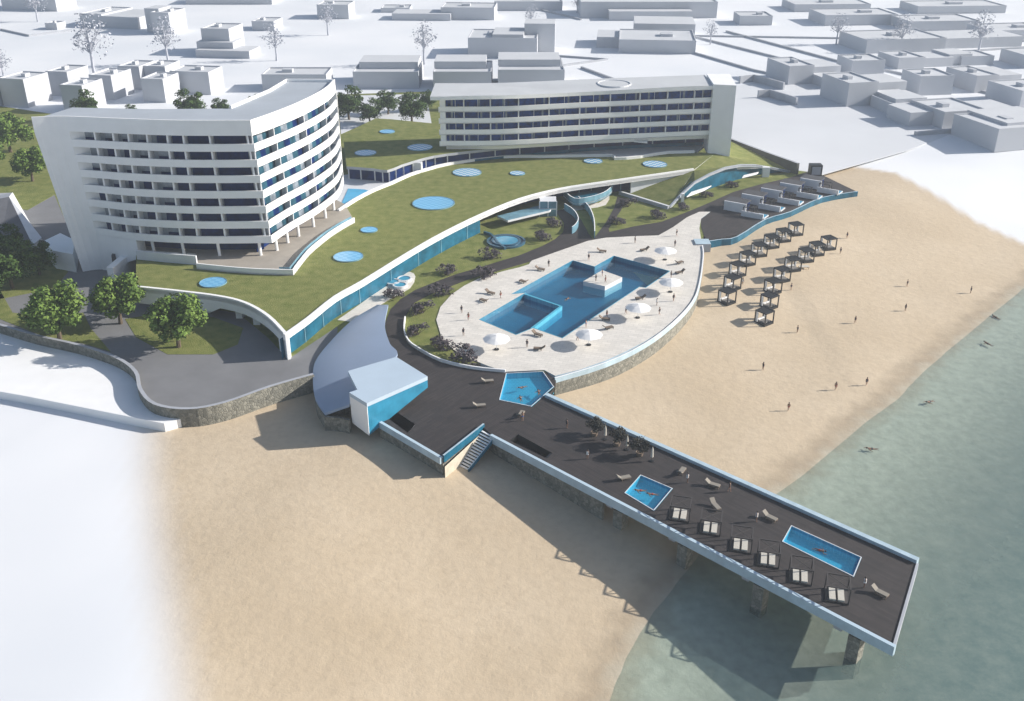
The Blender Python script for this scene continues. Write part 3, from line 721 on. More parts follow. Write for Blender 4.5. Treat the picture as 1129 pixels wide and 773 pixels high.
    for (q, z1) in (([(757, 216), (776, 209), (784, 204), (762, 211)], 7.6), ([(818, 195), (834, 191), (836, 189), (820, 192.5)], 7.9)):
        mb.prism([p+Vector((0, -.4, 0)) for p in PL(q, z1)], z1-.25, z1, WHITE)
    c = P(842, 195, 5.5); mb.box(c.x-.5, c.x+1.4, c.y-.4, c.y+.6, 5.5, 8.2, WHITE); c = P(752, 224, 5.5); mb.box(c.x-.3, c.x+.4, c.y-.3, c.y+.4, 5.5, 8, WHITE)
    mb.build('entrance_canopy', root)
    for cx, cy, rx in [(235, 312, 15), (384, 283.5, 16.5), (407, 254, 9.5), (478, 224.5, 23.5)]: disc(root, cx, cy, rx, Z)
    for cx, cy, rx in [(515, 190.5, 16), (570.5, 191.5, 8.5), (722, 181.5, 13.5), (654, 178, 10.5)]: disc(root, cx, cy, rx, Z, SKYG2)
    # terrace strip between the two lawns, upper lawn and its glazed front
    up = spl(PL([(382, 183.5), (411, 185.6), (427, 187.6), (443, 181.5), (468, 174), (492, 169.5), (545, 163.5), (600, 158), (655, 153), (720, 149.5), (785, 147)], 13.3), 2)
    mb = MB(); mb.prism(back[1:]+[P(330, 240, 9.7), P(360, 195, 9.7)]+PL([(400, 190), (600, 150), (790, 150)], 9.7), 9.0, 9.65, WHITE2, WHITE2)
    mb.build('link_terrace', root)
    mb = MB(); mb.prism(PL([(384, 208), (402, 209), (411, 212), (388, 224), (377, 232), (374, 230)], 9.72), 9.66, 9.75, SPAWATER_DECK); mb.build('blue_terrace_floor', root)
    ul = empty('upper_podium', P(600, 140, 9.6), 'higher lawn roofed podium with glazed front below the long hotel wing', 'podium')
    mb = MB(); mb.prism(up+PL([(800, 147), (785, 126), (540, 118), (476, 136), (431, 131.5), (414, 130.5), (378, 148)], 13.3), 12.6, 13.3, LAWN, GREYWALL); mb.build('lawn_roof', ul)
    g2 = [p+Vector((.2, 1.6, 0)) for p in up]
    mb = MB(); mb.ribbon(g2, 9.5, 12.58, .2, GLASSD); mb.build('glass_front', ul)
    for k in range(len(g2)-1):
        mb = MB(); p = g2[k]; mb.box(p.x-.15, p.x+.15, p.y-.25, p.y-.02, 9.6, 12.57, WHITE2); mb.build('mullion', ul)
    mb = MB(); mb.ribbon([p+Vector((0, -.5, 0)) for p in g2[10:]], 9.6, 10.6, .1, GLASST)
    mb.build('balustrade', ul)
    mb = MB(); a = P(452, 190, 9.7); mb.box(a.x-3, a.x+3.2, a.y-1.2, a.y+2, 9.6, 12.5, WHITE2)
    for u in (-3, -1, 1, 3): mb.box(a.x+u-.15, a.x+u+.15, a.y-1.5, a.y-1.2, 9.6, 12.5, WHITE)
    mb.build('stair_block', ul)
    mb = MB(); mb.prism(PL([(699, 148.5), (714, 150), (714, 155), (699, 153.5)], 14.2), 13.4, 13.7, WHITE); mb.build('entrance_canopy', ul)
    for cx, cy, rx, mm in [(463, 163, 14, SKYG2), (403, 169, 12, SKYG2), (427, 145.5, 8.5, SKYG)]: disc(ul, cx, cy, rx, 13.3, mm)
SPAWATER_DECK = mat('blue_deck_glass', (.10, .42, .68), .2, .1, .5)
podium()

# ------------------------------------------------------------------ curved hotel tower
GLASSS = mat('slate_teal_glass', (.025, .085, .125), .3, .4, .5, spec=.15)
def tower():
    root = empty('hotel_tower', P(200, 270, 5.5), 'tall white crescent hotel block with curved balcony bands, left of the green roof', 'hotel')
    def st(pxs, z): return [P(a, b, z) for a, b in pxs]
    z0, z1 = 13.3, 35.0
    fb = st([(78, 261), (106, 259), (150, 265), (217, 268.5), (300, 268)], z0)
    ft = st([(38, 146), (76, 145), (135, 147.5), (200, 149.7), (278, 149.7)], z1)
    sb = [Vector((*p, z0)) for p in [(-46.3, 198.5), (-43.3, 206.6), (-41.0, 214.7), (-39.8, 222.3), (-40.3, 232.0)]]
    stp = [Vector((*p, z1)) for p in [(-48.2, 196.0), (-44.9, 204.4), (-42.2, 213.8), (-40.6, 222.6), (-40.3, 230.5)]]
    bb = [Vector((*p, z0)) for p in [(-51.5, 233), (-53.5, 222), (-57.5, 207), (-74, 205.5), (-91, 206)]]
    bt = [Vector((*p, z1)) for p in [(-51.5, 231), (-53, 220), (-57.5, 204), (-74, 203.5), (-90, 205)]]
    cb = spl(fb, 4)[:-1]+spl([fb[-1]]+sb, 4); ct = spl(ft, 4)[:-1]+spl([ft[-1]]+stp, 4)
    NC = 16   # index of the sharp corner
    def front_at(z):
        t = (z-z0)/(z1-z0)
        return [Vector((lerp(a.x, b.x, t), lerp(a.y, b.y, t), z)) for a, b in zip(cb, ct)]
    def back_at(z):
        t = (z-z0)/(z1-z0)
        return [Vector((lerp(a.x, b.x, t), lerp(a.y, b.y, t), z)) for a, b in zip(bb, bt)]
    def inset(pts, d):
        out = []
        for k, p in enumerate(pts):
            a = pts[max(k-1, 0)]; b = pts[min(k+1, len(pts)-1)]
            d1 = (p-a).to_2d(); d2 = (b-p).to_2d()
            d1 = d1.normalized() if d1.length > 1e-6 else d2.normalized(); d2 = d2.normalized() if d2.length > 1e-6 else d1
            n = Vector((-d1.y-d2.y, d1.x+d2.x))/2; n = n/max(.5, n.length**2)
            out.append(Vector((p.x+n.x*d, p.y+n.y*d, p.z)))
        return out
    def loft(mb, A, B, m):
        n = len(A)
        for k in range(n):
            j = (k+1) % n; mb.face([A[k], A[j], B[j], B[k]], m)
        for L_, rev in ((A, True), (B, False)):
            tr = tessellate_polygon([[Vector((p.x, p.y, 0)) for p in L_]])
            for t in tr:
                a, b, c = (L_[i] for i in t)
                if ((b-a).cross(c-a).z < 0) != rev: a, b = b, a
                mb.face([a, b, c], m)
    # inner core
    def core_at(z): return inset(front_at(z), 1.9)[3:]+back_at(z)
    mb = MB(); loft(mb, core_at(13.45), core_at(35.2), INTERIOR); mb.build('core_wall', root)
    # solid left body
    def body_at(z):
        f = front_at(z); b = back_at(z)
        return f[:5]+[inset(f, 1.8)[5], Vector((f[5].x, b[-2].y-.5, z)), b[-1]]
    A = body_at(5.2); B = body_at(35.0)
    mb = MB(); loft(mb, A, B, WHITE); mb.build('end_wall', root)
    # bands
    for k in range(8):
        zb = z0+3.1*k; zt = zb+1.5 if k < 7 else 38.0
        f = front_at(zb); f2 = [Vector((p.x, p.y, zt)) for p in front_at(zb)]
        s = 3 if k < 7 else 0
        mb = MB(); mb.ribbon(f[s:], zb, zt, .3, WHITE)
        o = mb.build('balcony_band', root)
        poly = inset(f, .25)[s:]+back_at(zb)
        mb = MB(); mb.prism(poly, zb+.02, zb+.3, FLOORIN if False else GREYROOF, WHITE2); mb.build('floor_slab', o)
    # roof
    zr = 37.4; f = inset(front_at(35.0), .25); poly = f+back_at(35.0)
    mb = MB(); mb.prism(poly, 35.05, zr, GREYROOF, WHITE); mb.build('roof', root)
    mb = MB(); mb.ribbon([Vector((p.x, p.y, 0)) for p in reversed([front_at(35.0)[-1]]+back_at(35.0)[:3])], 35.05, 38.0, -.4, WHITE); mb.build('roof_parapet', root)
    # dividers and windows on the recessed front
    fr = [0, .16, .27, .36, .47, .585, .67, .785, .97]
    def along(pts, t):
        x = t*(len(pts)-1); k = min(int(x), len(pts)-2); return pts[k].lerp(pts[k+1], x-k)
    for k in range(7):
        za = z0+3.1*k+.3; zc = z0+3.1*(k+1)
        fo = front_at(za)[4:NC+1]; ci = inset(front_at(za), 1.88)[4:NC+1]
        fo2 = front_at(zc)[4:NC+1]; ci2 = inset(front_at(zc), 1.88)[4:NC+1]
        for i, t in enumerate(fr):
            if i == 0: continue
            a, b = along(fo, t), along(ci, t); a2, b2 = along(fo2, t), along(ci2, t)
            a = a.lerp(b, .18); a2 = a2.lerp(b2, .18)
            w = Vector((.16, 0, 0)); mb = MB()
            mb.face([a-w, a+w, a2+w, a2-w], WHITE); mb.face([a+w, b+w, b2+w, a2+w], WHITE); mb.face([b-w, a-w, a2-w, b2-w], WHITE); mb.face([b+w, b-w, b2-w, b2+w], WHITE)
            mb.build('balcony_divider', root)
        for i in range(8):
            t0, t1 = fr[i]+.01, fr[i+1]-.01
            if i < 5: t0 = lerp(t0, t1, .30)
            if i == 0 and k % 2: continue
            up = Vector((0, 0, .2)); of = Vector((0, -.25, 0))
            a, b = along(ci, t0)+of+up, along(ci, t1)+of+up; c, d = along(ci2, t1)+of, along(ci2, t0)+of
            mb = MB(); mm = GLASSD if i >= 5 or (k*5+i*3) % 7 in (0, 3) else INTERIOR2
            mb.face([a, b, c, d], mm)
            if mm is INTERIOR2:
                e1, e2 = a.lerp(d, .44)+of*.1, b.lerp(c, .44)+of*.1; mb.face([a+of*.1, b+of*.1, e2, e1], GLASSD)
            o = mb.build('window', root)
    e = front_at(z0)[-1]; e2 = back_at(z0)[0]
    mb = MB(); mb.ribbon([e+Vector((0, -.1, 0)), e2], z0, 35.0, .25, WHITE); mb.build('end_fin', root)
    # side glazing strip and mullions
    mb = MB(); mb2 = MB(); mb3 = MB()
    for k in range(7):
        za = z0+3.1*k+.31; zc = z0+3.1*(k+1)
        ci = inset(front_at(za), 1.82)[NC:]; ci2 = inset(front_at(zc), 1.82)[NC:]
        fo = front_at(za)[NC:]
        for i in range(len(ci)-1):
            mb.face([ci[i], ci[i+1], ci2[i+1], ci2[i]], (GLASSS, INTERIOR2, GLASSS, GLASSD)[(i*3+k*2) % 4])
            if i % 5 == 0:
                p = ci[i]; q = fo[i].lerp(p, .25); d = (q-p).normalized(); w = Vector((-d.y, d.x, 0))*.1; mb2 = MB()
                mb2.prism([p-w, q-w, q+w, p+w], za, zc, WHITE2); mb2.build('side_divider', root)
        gr = inset(front_at(za), .12)[NC:]
    mb.build('side_glazing', root); 
    # terrace under the tower
    T = spl(PL([(216, 290.5), (250, 294), (285, 296.5), (323, 297.5)], 11.2), 2)[:-1]+spl(PL([(323, 297.5), (332, 286), (341, 275), (352, 265.5), (364, 256), (378, 247), (391, 240)], 11.2), 2)
    mb = MB(); mb.prism(T+PL([(380, 225), (350, 210), (200, 240), (150, 262), (150, 275), (216, 280)], 10.3), 9.6, 10.3, mat('terrace_tan', (.33, .30, .26), .8, .08, .4), WHITE); o = mb.build('terrace', root)
    mb = MB(); mb.ribbon(T, 8.9, 11.2, .3, WHITE); mb.build('terrace_parapet', o)
    mb = MB(); mb.ribbon(inset(T, .9)[5:], 10.3, 11.35, .1, GLASSL); mb.build('terrace_balustrade', o)
    mb = MB(); ww = inset(PL([(150, 279), (180, 282), (216, 285)], 11.4), .0); mb.ribbon(ww, 9.3, 11.9, .4, WHITE2); mb.build('terrace_wall', o)
    f = inset(front_at(z0), 1.1)
    gw = [Vector((p.x, p.y, 0)) for p in inset(front_at(z0), 4.5)[7:NC+12]]
    mb = MB(); mb.ribbon(gw, 10.3, 13.3, .2, GLASSD); mb.build('lobby_glazing', root)
    for idx in (6, 9, 11, 13, 15, 18, 20, 22, 25, 28, 31):
        p = f[min(idx, len(f)-1)]; mb = MB(); mb.tube([(p.x, p.y, 9.9), (p.x-.1, p.y, 13.31)], .32, WHITE, 8); mb.build('column', root)
    # flared foot of the end wall
    fl = front_at(z0)[4:9]
    mb = MB(); mb.ribbon([Vector((p.x, p.y, 0)) for p in fl], [5.3, 5.3, 6.4, 8.2, 9.4], 13.4, -2.6 if False else 2.6, WHITE); mb.build('foot_wall', root)
    mb = MB(); mb.prism(PL([(52, 283), (62, 294), (84, 298), (86, 282), (70, 274)], 6.0), 5.3, 9.6, WHITE); mb.build('foot_block', root)
    mb = MB(); mb.prism(PL([(126, 300), (150, 288), (200, 275), (200, 255), (140, 262)], 6), 5.3, 9.6, mat('undercroft_shade', (.05, .055, .065), .8)); mb.build('undercroft_shade_block', root)  # solid dark block stands in for the shade under the tower
    mb = MB(); mb.prism(PL([(120, 309), (127, 310), (150, 290), (144, 288)], 6.5), 5.3, 9.3, WHITE); mb.build('buttress', root)
    # roof structures
    c = P(240, 118, 37.4)
INTERIOR2 = mat('pale_reflective_glazing', (.22, .26, .31), .25, .4, .6)
tower()

# ------------------------------------------------------------------ long hotel wing
def wing():
    root = empty('hotel_wing', P(640, 150, 13.3), 'long low white hotel wing with four rows of dark blue windows behind the green roof', 'hotel')
    z0 = 14.6; fh = 3.0
    base = spl([Vector((-17.5, 260.3, 0)), Vector((-2, 260.8, 0)), Vector((18, 265.0, 0)), Vector((38, 268.8, 0)), Vector((54.5, 271.5, 0))], 6)
    n = len(base)
    up = [p+Vector((0, 1.9, 0)) for p in base]; bk = [p+Vector((-.5, 13.5, 0)) for p in reversed(base)]
    mb = MB(); mb.prism(up+[p+Vector((0, -.2, 0)) for p in bk], 13.3, 27, INTERIOR, WHITE); mb.build('core_wall', root)
    for k in range(4):
        zb = z0+fh*k
        mb = MB(); ext = [base[0]+Vector((-1.6, -.3-.0*k, 0))]+base
        mb.ribbon(ext, zb, zb+1.4, .25, WHITE); o = mb.build('balcony_band', root)
        mb = MB(); mb.prism(ext+[p+Vector((0, 2.2, 0)) for p in reversed(ext)], zb+.01, zb+.22, GREYROOF, WHITE2); mb.build('floor_slab', o)
    nb = 10
    def al(pts, t):
        x = t*(len(pts)-1); k = min(int(x), len(pts)-2); return pts[k].lerp(pts[k+1], x-k)
    for k in range(4):
        zb = z0+fh*k+.22; zt = z0+fh*(k+1) if k < 3 else 26.7
        mb2 = MB()
        for i in range(nb):
            a, b = al(up, i/nb), al(up, (i+1)/nb); d = (b-a).normalized()
            q = Vector((0, -.3, 0)); mb = MB(); A, B = a+d*.2+q, b-d*.2+q
            mb.face([(A.x, A.y, zb), (B.x, B.y, zb), (B.x, B.y, zt), (A.x, A.y, zt)], GLASSB)
            for u in (.5,):
                c = A.lerp(B, u+random.uniform(-.06, .06)); mb.box(c.x-.08, c.x+.08, c.y-.14, c.y-.01, zb, zt, WHITE2)
            for u in (random.uniform(.1, .9),):
                c = A.lerp(B, u); mb.box(c.x-.28, c.x+.28, c.y-.05, c.y-.012, zb+.1, zt-.1, INTERIOR2)
            mb.build('window', root)
            w = Vector((.13, 0, 0)); f = al(base, i/nb)+Vector((0, .35, 0)); mb2.prism([f-w, f+w, a+w, a-w], zb, zt, WHITE)
        f = al(base, 1)
        mb2.build('balcony_dividers', root)
    # wavy roof
    fr = [p+Vector((0, -.6+ (-2.2*math.exp(-((i-0)/5.0)**2)) + .9*math.exp(-((i-12)/4.0)**2), 0)) for i, p in enumerate(base)]
    fr = [fr[0]+Vector((-3.5, .3, 0))]+fr
    bk2 = [bk[0]+Vector((0, .5, 0))]+bk[1:-1]+[bk[-1]+Vector((-2.8, 0, 0))]
    rp = fr+bk2; nf = len(fr)
    zt = [28.0+.5*math.cos((i-3)*.33)*(.6) if i < nf else 28.3 for i in range(len(rp))]
    mb = MB(); mb.prism(rp, [z-.95 for z in zt], zt, GREYROOF2, WHITE); rf = mb.build('roof', root)
    c = P(675, 95, 28.6); mb = MB(); mb.lathe([(4.6, -.3), (4.6, .12), (4.3, .12), (4.3, -.3)], WHITE2, (c.x+1, c.y+5, 28.3), 24); mb.build('roof_ring', rf)
    # end slab
    e = base[-1]
    mb = MB(); mb.prism([e+Vector((-.6, -1.2, 0)), e+Vector((5.2, -2.6, 0)), e+Vector((6.5, 13, 0)), e+Vector((0, 13, 0))], 9.5, 28.7, WHITE, WHITE); mb.build('end_wall', root)
    a = base[0]; mb = MB(); mb.prism([a+Vector((-1.3, .2, 0)), a+Vector((.1, 0, 0)), a+Vector((.1, 13, 0)), a+Vector((-1.5, 13, 0))], z0, 27.2, WHITE); mb.build('end_wall', root)
GREYROOF2 = mat('pale_wing_roof', (.50, .52, .54), .7, .05, .15)
GLASSB = mat('navy_window_glass', (.008, .045, .20), .4, .7, .8, spec=.05)
wing()

# ------------------------------------------------------------------ dark building at far left
def left_building():
    root = empty('service_building', P(0, 260, 5.5), 'dark grey low building with a sharp folded roof at the left edge', 'building')
    Gd = mat('slate_roof', (.10, .105, .12), .8, .1, .5)
    R0, R1 = P(-70, 232, 11), P(10, 217, 11.5); a, b = P(46, 262, 7.5), P(36, 270, 7); c = P(0, 268, 7); d = P(-90, 275, 7)
    mb = MB(); mb.face([R0, d, c, b, a, R1][::-1] if False else [d, c, b, R1, R0], Gd); mb.face([b, a, R1], WHITE2); mb.build('roof', root)
    g = lambda p: Vector((p.x, p.y, 5.4)); mb = MB()
    for x, y in ((d, c), (c, b), (b, a)): mb.face([g(x), g(y), y, x], GREYWALL)
    bk = P(-70, 215, 5.4); bk2 = P(14, 212, 5.4)
    mb.face([g(a), bk2, R1, a], WHITE2); mb.face([bk2, bk, R0, R1], GREYWALL); mb.face([bk, g(d), d, R0], GREYWALL); mb.build('wall', root)
left_building()

# ------------------------------------------------------------------ beach suites
def suite_proto():
    root = empty('beach_suite', (0, 0, 0), '', 'beach suite', 'beach suites on the dark curved terrace')
    mb = MB(); mb.box(0, 5.6, -.18, .18, 0, 2.3, WHITE2); mb.build('white_wall', root)
    mb = MB(); mb.box(5.3, 10.8, -2.3, -1.95, 0, 1.3, WHITE2); mb.build('white_wall', root)
    mb = MB(); mb.box(-.3, 5.2, .2, 4.3, 2.0, 2.25, SUITEDECK); mb.build('roof', root)
    mb = MB(); mb.box(.2, 5.0, 1.0, 4.0, 0, 2.0, GLASSD); mb.build('glass_wall', root)
    mb = MB()
    for x in (5.6, 8.2):
        for y in (-1.8, .6): mb.box(x-.08, x+.08, y-.08, y+.08, 0, 2.2, BLACKM)
    for y in (-1.8, .6): mb.box(5.5, 8.3, y-.07, y+.07, 2.1, 2.25, BLACKM)
    for x in (5.6, 6.5, 7.4, 8.2): mb.box(x-.06, x+.06, -1.85, .65, 2.11, 2.22, BLACKM)
    mb.build('pergola_frame', root)
    mb = MB(); mb.box(8.6, 11.0, -1.8, 1.2, .02, .3, WHITE2); mb.box(8.8, 10.8, -1.6, 1.0, .3, .34, SPABLUE); mb.build('plunge_pool', root)
    return root
SPABLUE = mat('bright_pool_surface', (.05, .27, .42), .15, .1, .8)
sp = Stamp(suite_proto())
for k, (x, y) in enumerate([(798, 231), (817, 223), (838, 216.5), (859, 210.5), (881.5, 205.5)]):
    sp(P(x, y, 5.56), R(-33), 1, ['nearest beach suite with its tall white wall, beside the pool terrace', 'second beach suite from the pool terrace', 'middle beach suite of the five on the dark terrace', 'fourth beach suite from the pool terrace', 'farthest beach suite, by the black kiosk'][k])

# ------------------------------------------------------------------ round hot tubs in the garden
TUBT = mat('dark_teal_tile', (.03, .10, .16), .3, .2, 1)
def hot_tub():
    c = P(558, 267, 5.5); root = empty('hot_tub', c, 'round stepped blue hot tub in the lawn beside the glass front', 'hot tub')
    mb = MB(); mb.lathe([(4.4, 0), (4.4, .4), (3.9, .4), (3.9, .15), (3.3, .15), (3.3, .55), (2.9, .55), (2.9, .1)], TUBT, (c.x, c.y, 5.5), 28); mb.build('tub_wall', root)
    mb = MB(); mb.lathe([(0, .45), (2.9, .45)], SPABLUE, (c.x, c.y, 5.5), 28); mb.build('tub_water', root)
    mb = MB(); mb.ribbon(spl(PL([(533, 258), (541, 261), (548, 270), (556, 275.5)]), 3), 5.5, 6.1, .5, TUBT); mb.build('curved_step', root)
hot_tub()
mb = MB(); mb.prism(spl(PL([(372, 353), (395, 337), (425, 315), (440, 303), (452, 300), (458, 305), (452, 318), (430, 330), (405, 345), (388, 355)]), 2), 5.4, 5.55, PAVE); struct(mb, 'patio', 'small pale patio along the glass front')
mb = MB(); mb.prism(spl(PL([(610, 236), (640, 222), (660, 224), (672, 215), (668, 226), (650, 230)]), 2), 5.4, 5.54, PAVE); struct(mb, 'entrance_patio', 'pale patio by the glazed entrance')
for k, (x, y) in enumerate([(433, 312.5), (441, 316), (446, 309)]):
    c = P(x, y, 5.55); mb = MB(); mb.lathe([(1.5, 0), (1.5, .5), (1.2, .5), (1.2, .2)], WHITE2, (0, 0, 0), 20); 
    o = empty('spa_tub', c, ['left of three small round spa tubs on the little patio', 'nearest of three small round spa tubs on the little patio', 'farthest of three small round spa tubs on the little patio'][k], 'hot tub', 'small spa tubs')
    mb.build('tub_rim', o, loc=(0, 0, 0)); mb = MB(); mb.lathe([(0, .4), (1.2, .4)], SPABLUE, (0, 0, 0), 20); mb.build('tub_water', o, loc=(0, 0, 0))

# ------------------------------------------------------------------ foliage
def leaf_blob(mb, n, rx, rz, cz, leaf, m, clumps, hollow=.45, seed=1):
    rnd = random.Random(seed); cs = []
    for i in range(clumps):
        u = rnd.uniform(-.75, 1); t = rnd.uniform(0, 2*math.pi); q = math.sqrt(max(0, 1-u*u)); k = rnd.uniform(hollow, .85)
        cs.append((Vector((q*math.cos(t)*rx*k, q*math.sin(t)*rx*k, cz+u*rz*k)), rnd.uniform(.22, .40)*rx))
    for i in range(n):
        c, r = cs[rnd.randrange(clumps)]
        d = Vector((rnd.gauss(0, 1), rnd.gauss(0, 1), rnd.gauss(0, 1))).normalized()*r*rnd.uniform(.55, 1)**.7
        p = c+Vector((d.x, d.y, d.z*.8))
        a = Vector((rnd.gauss(0, 1), rnd.gauss(0, 1), rnd.gauss(0, .6))).normalized(); b = a.cross(d+Vector((.01, .02, .03))).normalized()
        s = leaf*rnd.uniform(.6, 1.3)
        mb.face([p-a*s, p-b*s*.6, p+a*s, p+b*s*.6], m)
    return cs
def tree_proto(name, leafm, barkm, seed, n=3200, rx=4.2, rz=3.6, cz=5.6, leaf=.26, clumps=26, hollow=.4):
    root = empty(name, (0, 0, 0), '', 'tree')
    mb = MB(); cs = leaf_blob(mb, n, rx, rz, cz, leaf, leafm, clumps, hollow, seed); mb.build('crown', root)
    mb = MB(); mb.tube([(0, 0, -.3), (.1, 0, 1.3), (0, .1, cz-1.2), (0, 0, cz+1.5)], [.34, .26, .18, .05], barkm, 7)
    for c, r in cs[:12]:
        mb.tube([(0, 0, cz-rz*.6), (c.x*.5, c.y*.5, (cz-rz*.6+c.z)/2+.3), (c.x, c.y, c.z)], [.13, .08, .03], barkm, 5)
    mb.build('trunk', root); return root
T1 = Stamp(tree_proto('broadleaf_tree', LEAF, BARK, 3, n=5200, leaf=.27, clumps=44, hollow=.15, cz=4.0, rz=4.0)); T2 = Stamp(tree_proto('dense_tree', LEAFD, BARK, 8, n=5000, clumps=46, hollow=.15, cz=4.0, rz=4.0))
T3 = Stamp(tree_proto('pale_tree', WLEAF, WBARK, 11, n=420, leaf=.27, clumps=40, hollow=.3, cz=6.4, rz=4.4, rx=4.0))
def put(st, cxp, byp, rpx, label, group, z=5.5, rproto=4.7):
    c = P(cxp, byp, z); rpx *= 1.12 if st is not T3 else 1; st(c, random.uniform(0, 6.28), rpx/px_m(cxp, byp, z)/rproto, label, group)
for a in [(66, 374, 33, 'round green tree nearest the stone wall, leftmost of three by the drive'), (133, 357, 29, 'green tree between two others right below the white tower foot'), (197, 383, 32, 'green tree in front of the white arched podium opening')]:
    put(T1, a[0], a[1], a[2]*1.12, a[3], 'green trees beside the drive')
for a in [(12, 168, 26, 'green tree on the sunny lawn left of the tower, highest up'), (36, 200, 22, 'green tree close against the left wall of the tower'), (-12, 190, 22, 'green tree half cut by the left edge of the photo')]:
    put(T1, a[0], a[1], a[2], a[3], 'trees on the lawn left of the tower')
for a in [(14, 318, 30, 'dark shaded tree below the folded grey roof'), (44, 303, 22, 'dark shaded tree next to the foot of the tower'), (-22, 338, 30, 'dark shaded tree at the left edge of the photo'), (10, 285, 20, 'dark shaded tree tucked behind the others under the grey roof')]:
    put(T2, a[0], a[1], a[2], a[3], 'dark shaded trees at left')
for a in [(98, 134, 15, 'tree top peeking over the left of the tower roof'), (146, 128, 6, 'tiny tree top just over the tower roof'), (213, 132, 15, 'round tree top behind the middle of the tower roof'), (245, 128, 9, 'low tree top behind the tower roof, right of the round one'), (281, 120, 7, 'small tree top in the notch of the tower roof'),
          (385, 132, 16, 'green tree touching the right edge of the tower'), (408, 136, 12, 'small green tree second from the tower'), (428, 126, 12, 'green tree third from the tower, farther back'), (454, 137, 16, 'full green tree just left of the long wing'), (470, 122, 10, 'narrow green tree at the corner of the long wing'),
          (516, 120, 10, 'dark tree top over the left of the wing roof'), (558, 118, 11, 'dark tree top over the wing roof, middle of three'), (604, 115, 9, 'dark tree top over the wing roof, rightmost of three')]:
    put(T2, a[0], a[1], a[2]*1.2, a[3], 'green trees behind the hotel')
for a in [(5, 88, 14, 'pale leafless looking tree at the left edge'), (105, 84, 28, 'largest pale speckled tree, above the cube houses at left'), (186, 72, 22, 'second largest pale speckled tree, above the cube houses'), (305, 67, 17, 'pale speckled tree right of the stepped grey block'), (362, 39, 15, 'pale speckled tree in the far field, top centre left'), (468, 71, 20, 'pale speckled tree above the two long grey houses'), (585, 32, 11, 'small pale tree behind the grey terrace of houses'), (783, 49, 11, 'small pale tree by the far road at top right of centre'), (42, 24, 15, 'faint pale tree at the top left corner'), (922, 49, 14, 'faint pale tree before the long far block at right'), (992, 57, 17, 'faint pale tree in the middle of the far blocks at right'), (1078, 60, 20, 'wide faint pale tree at the far right'), (636, 14, 8, 'tiny pale tree on the far road at top centre')]:
    put(T3, a[0], a[1], a[2], a[3], 'pale speckled trees in the blank landscape', 5.3, 4.4)
# shrubs
def shrub_proto():
    root = empty('garden_shrub', (0, 0, 0), '', 'shrub')
    mb = MB(); leaf_blob(mb, 650, 2.3, 1.0, .95, .20, BUSH, 12, .4, 5); mb.build('foliage', root)
    mb = MB()
    for k in range(7):
        t = k*.9; mb.tube([(0, 0, -.1), (math.cos(t)*.7, math.sin(t)*.7, .7), (math.cos(t)*1.6, math.sin(t)*1.6, 1.3)], [.07, .05, .02], BARK, 4)
    mb.build('stems', root); return root
SH = Stamp(shrub_proto())
for x, y, s, l in [(492, 301, 1, 'purple grey shrub on the lawn between the hot tub and the curved path'), (540, 284, 1.1, 'purple grey shrub on the lawn right below the round hot tub'), (533, 305, 1.15, 'purple grey shrub in the strip between path and pool paving, top end'), (486, 324, 1.1, 'purple grey shrub in the strip beside the paving, second from the top'), (466, 345, 1.1, 'purple grey shrub in the strip beside the paving, third from the top'), (460.5, 369, 1, 'purple grey shrub in the strip beside the paving, fourth from the top'), (485, 386, 1.2, 'purple grey shrub at the bottom bend of the garden strip'), (514, 397, 1.3, 'purple grey shrub at the pointed lower end of the garden strip'), (608, 250, 1.1, 'purple grey shrub on the lawn tip by the glass lift box'), (596, 265, 1.1, 'purple grey shrub on the lawn tip by the fork of the path'), (434, 329, 1, 'purple grey shrub beside the little spa patio'), (680, 248, 1, 'purple grey shrub right of the path fork'), (692, 228, 1.1, 'purple grey shrub just below the low grey ramp wall'), (723, 241, 1.1, 'purple grey shrub on the right lawn near the paving tip'), (751, 231, .9, 'purple grey shrub below the left end of the arched glass front'), (778, 218, .9, 'purple grey shrub in front of the middle of the arched glass'), (806, 207, .9, 'purple grey shrub at the right end of the arched glass')]:
    SH(P(x, y, 5.5), random.uniform(0, 6), s, l, 'purple grey shrubs in the garden')

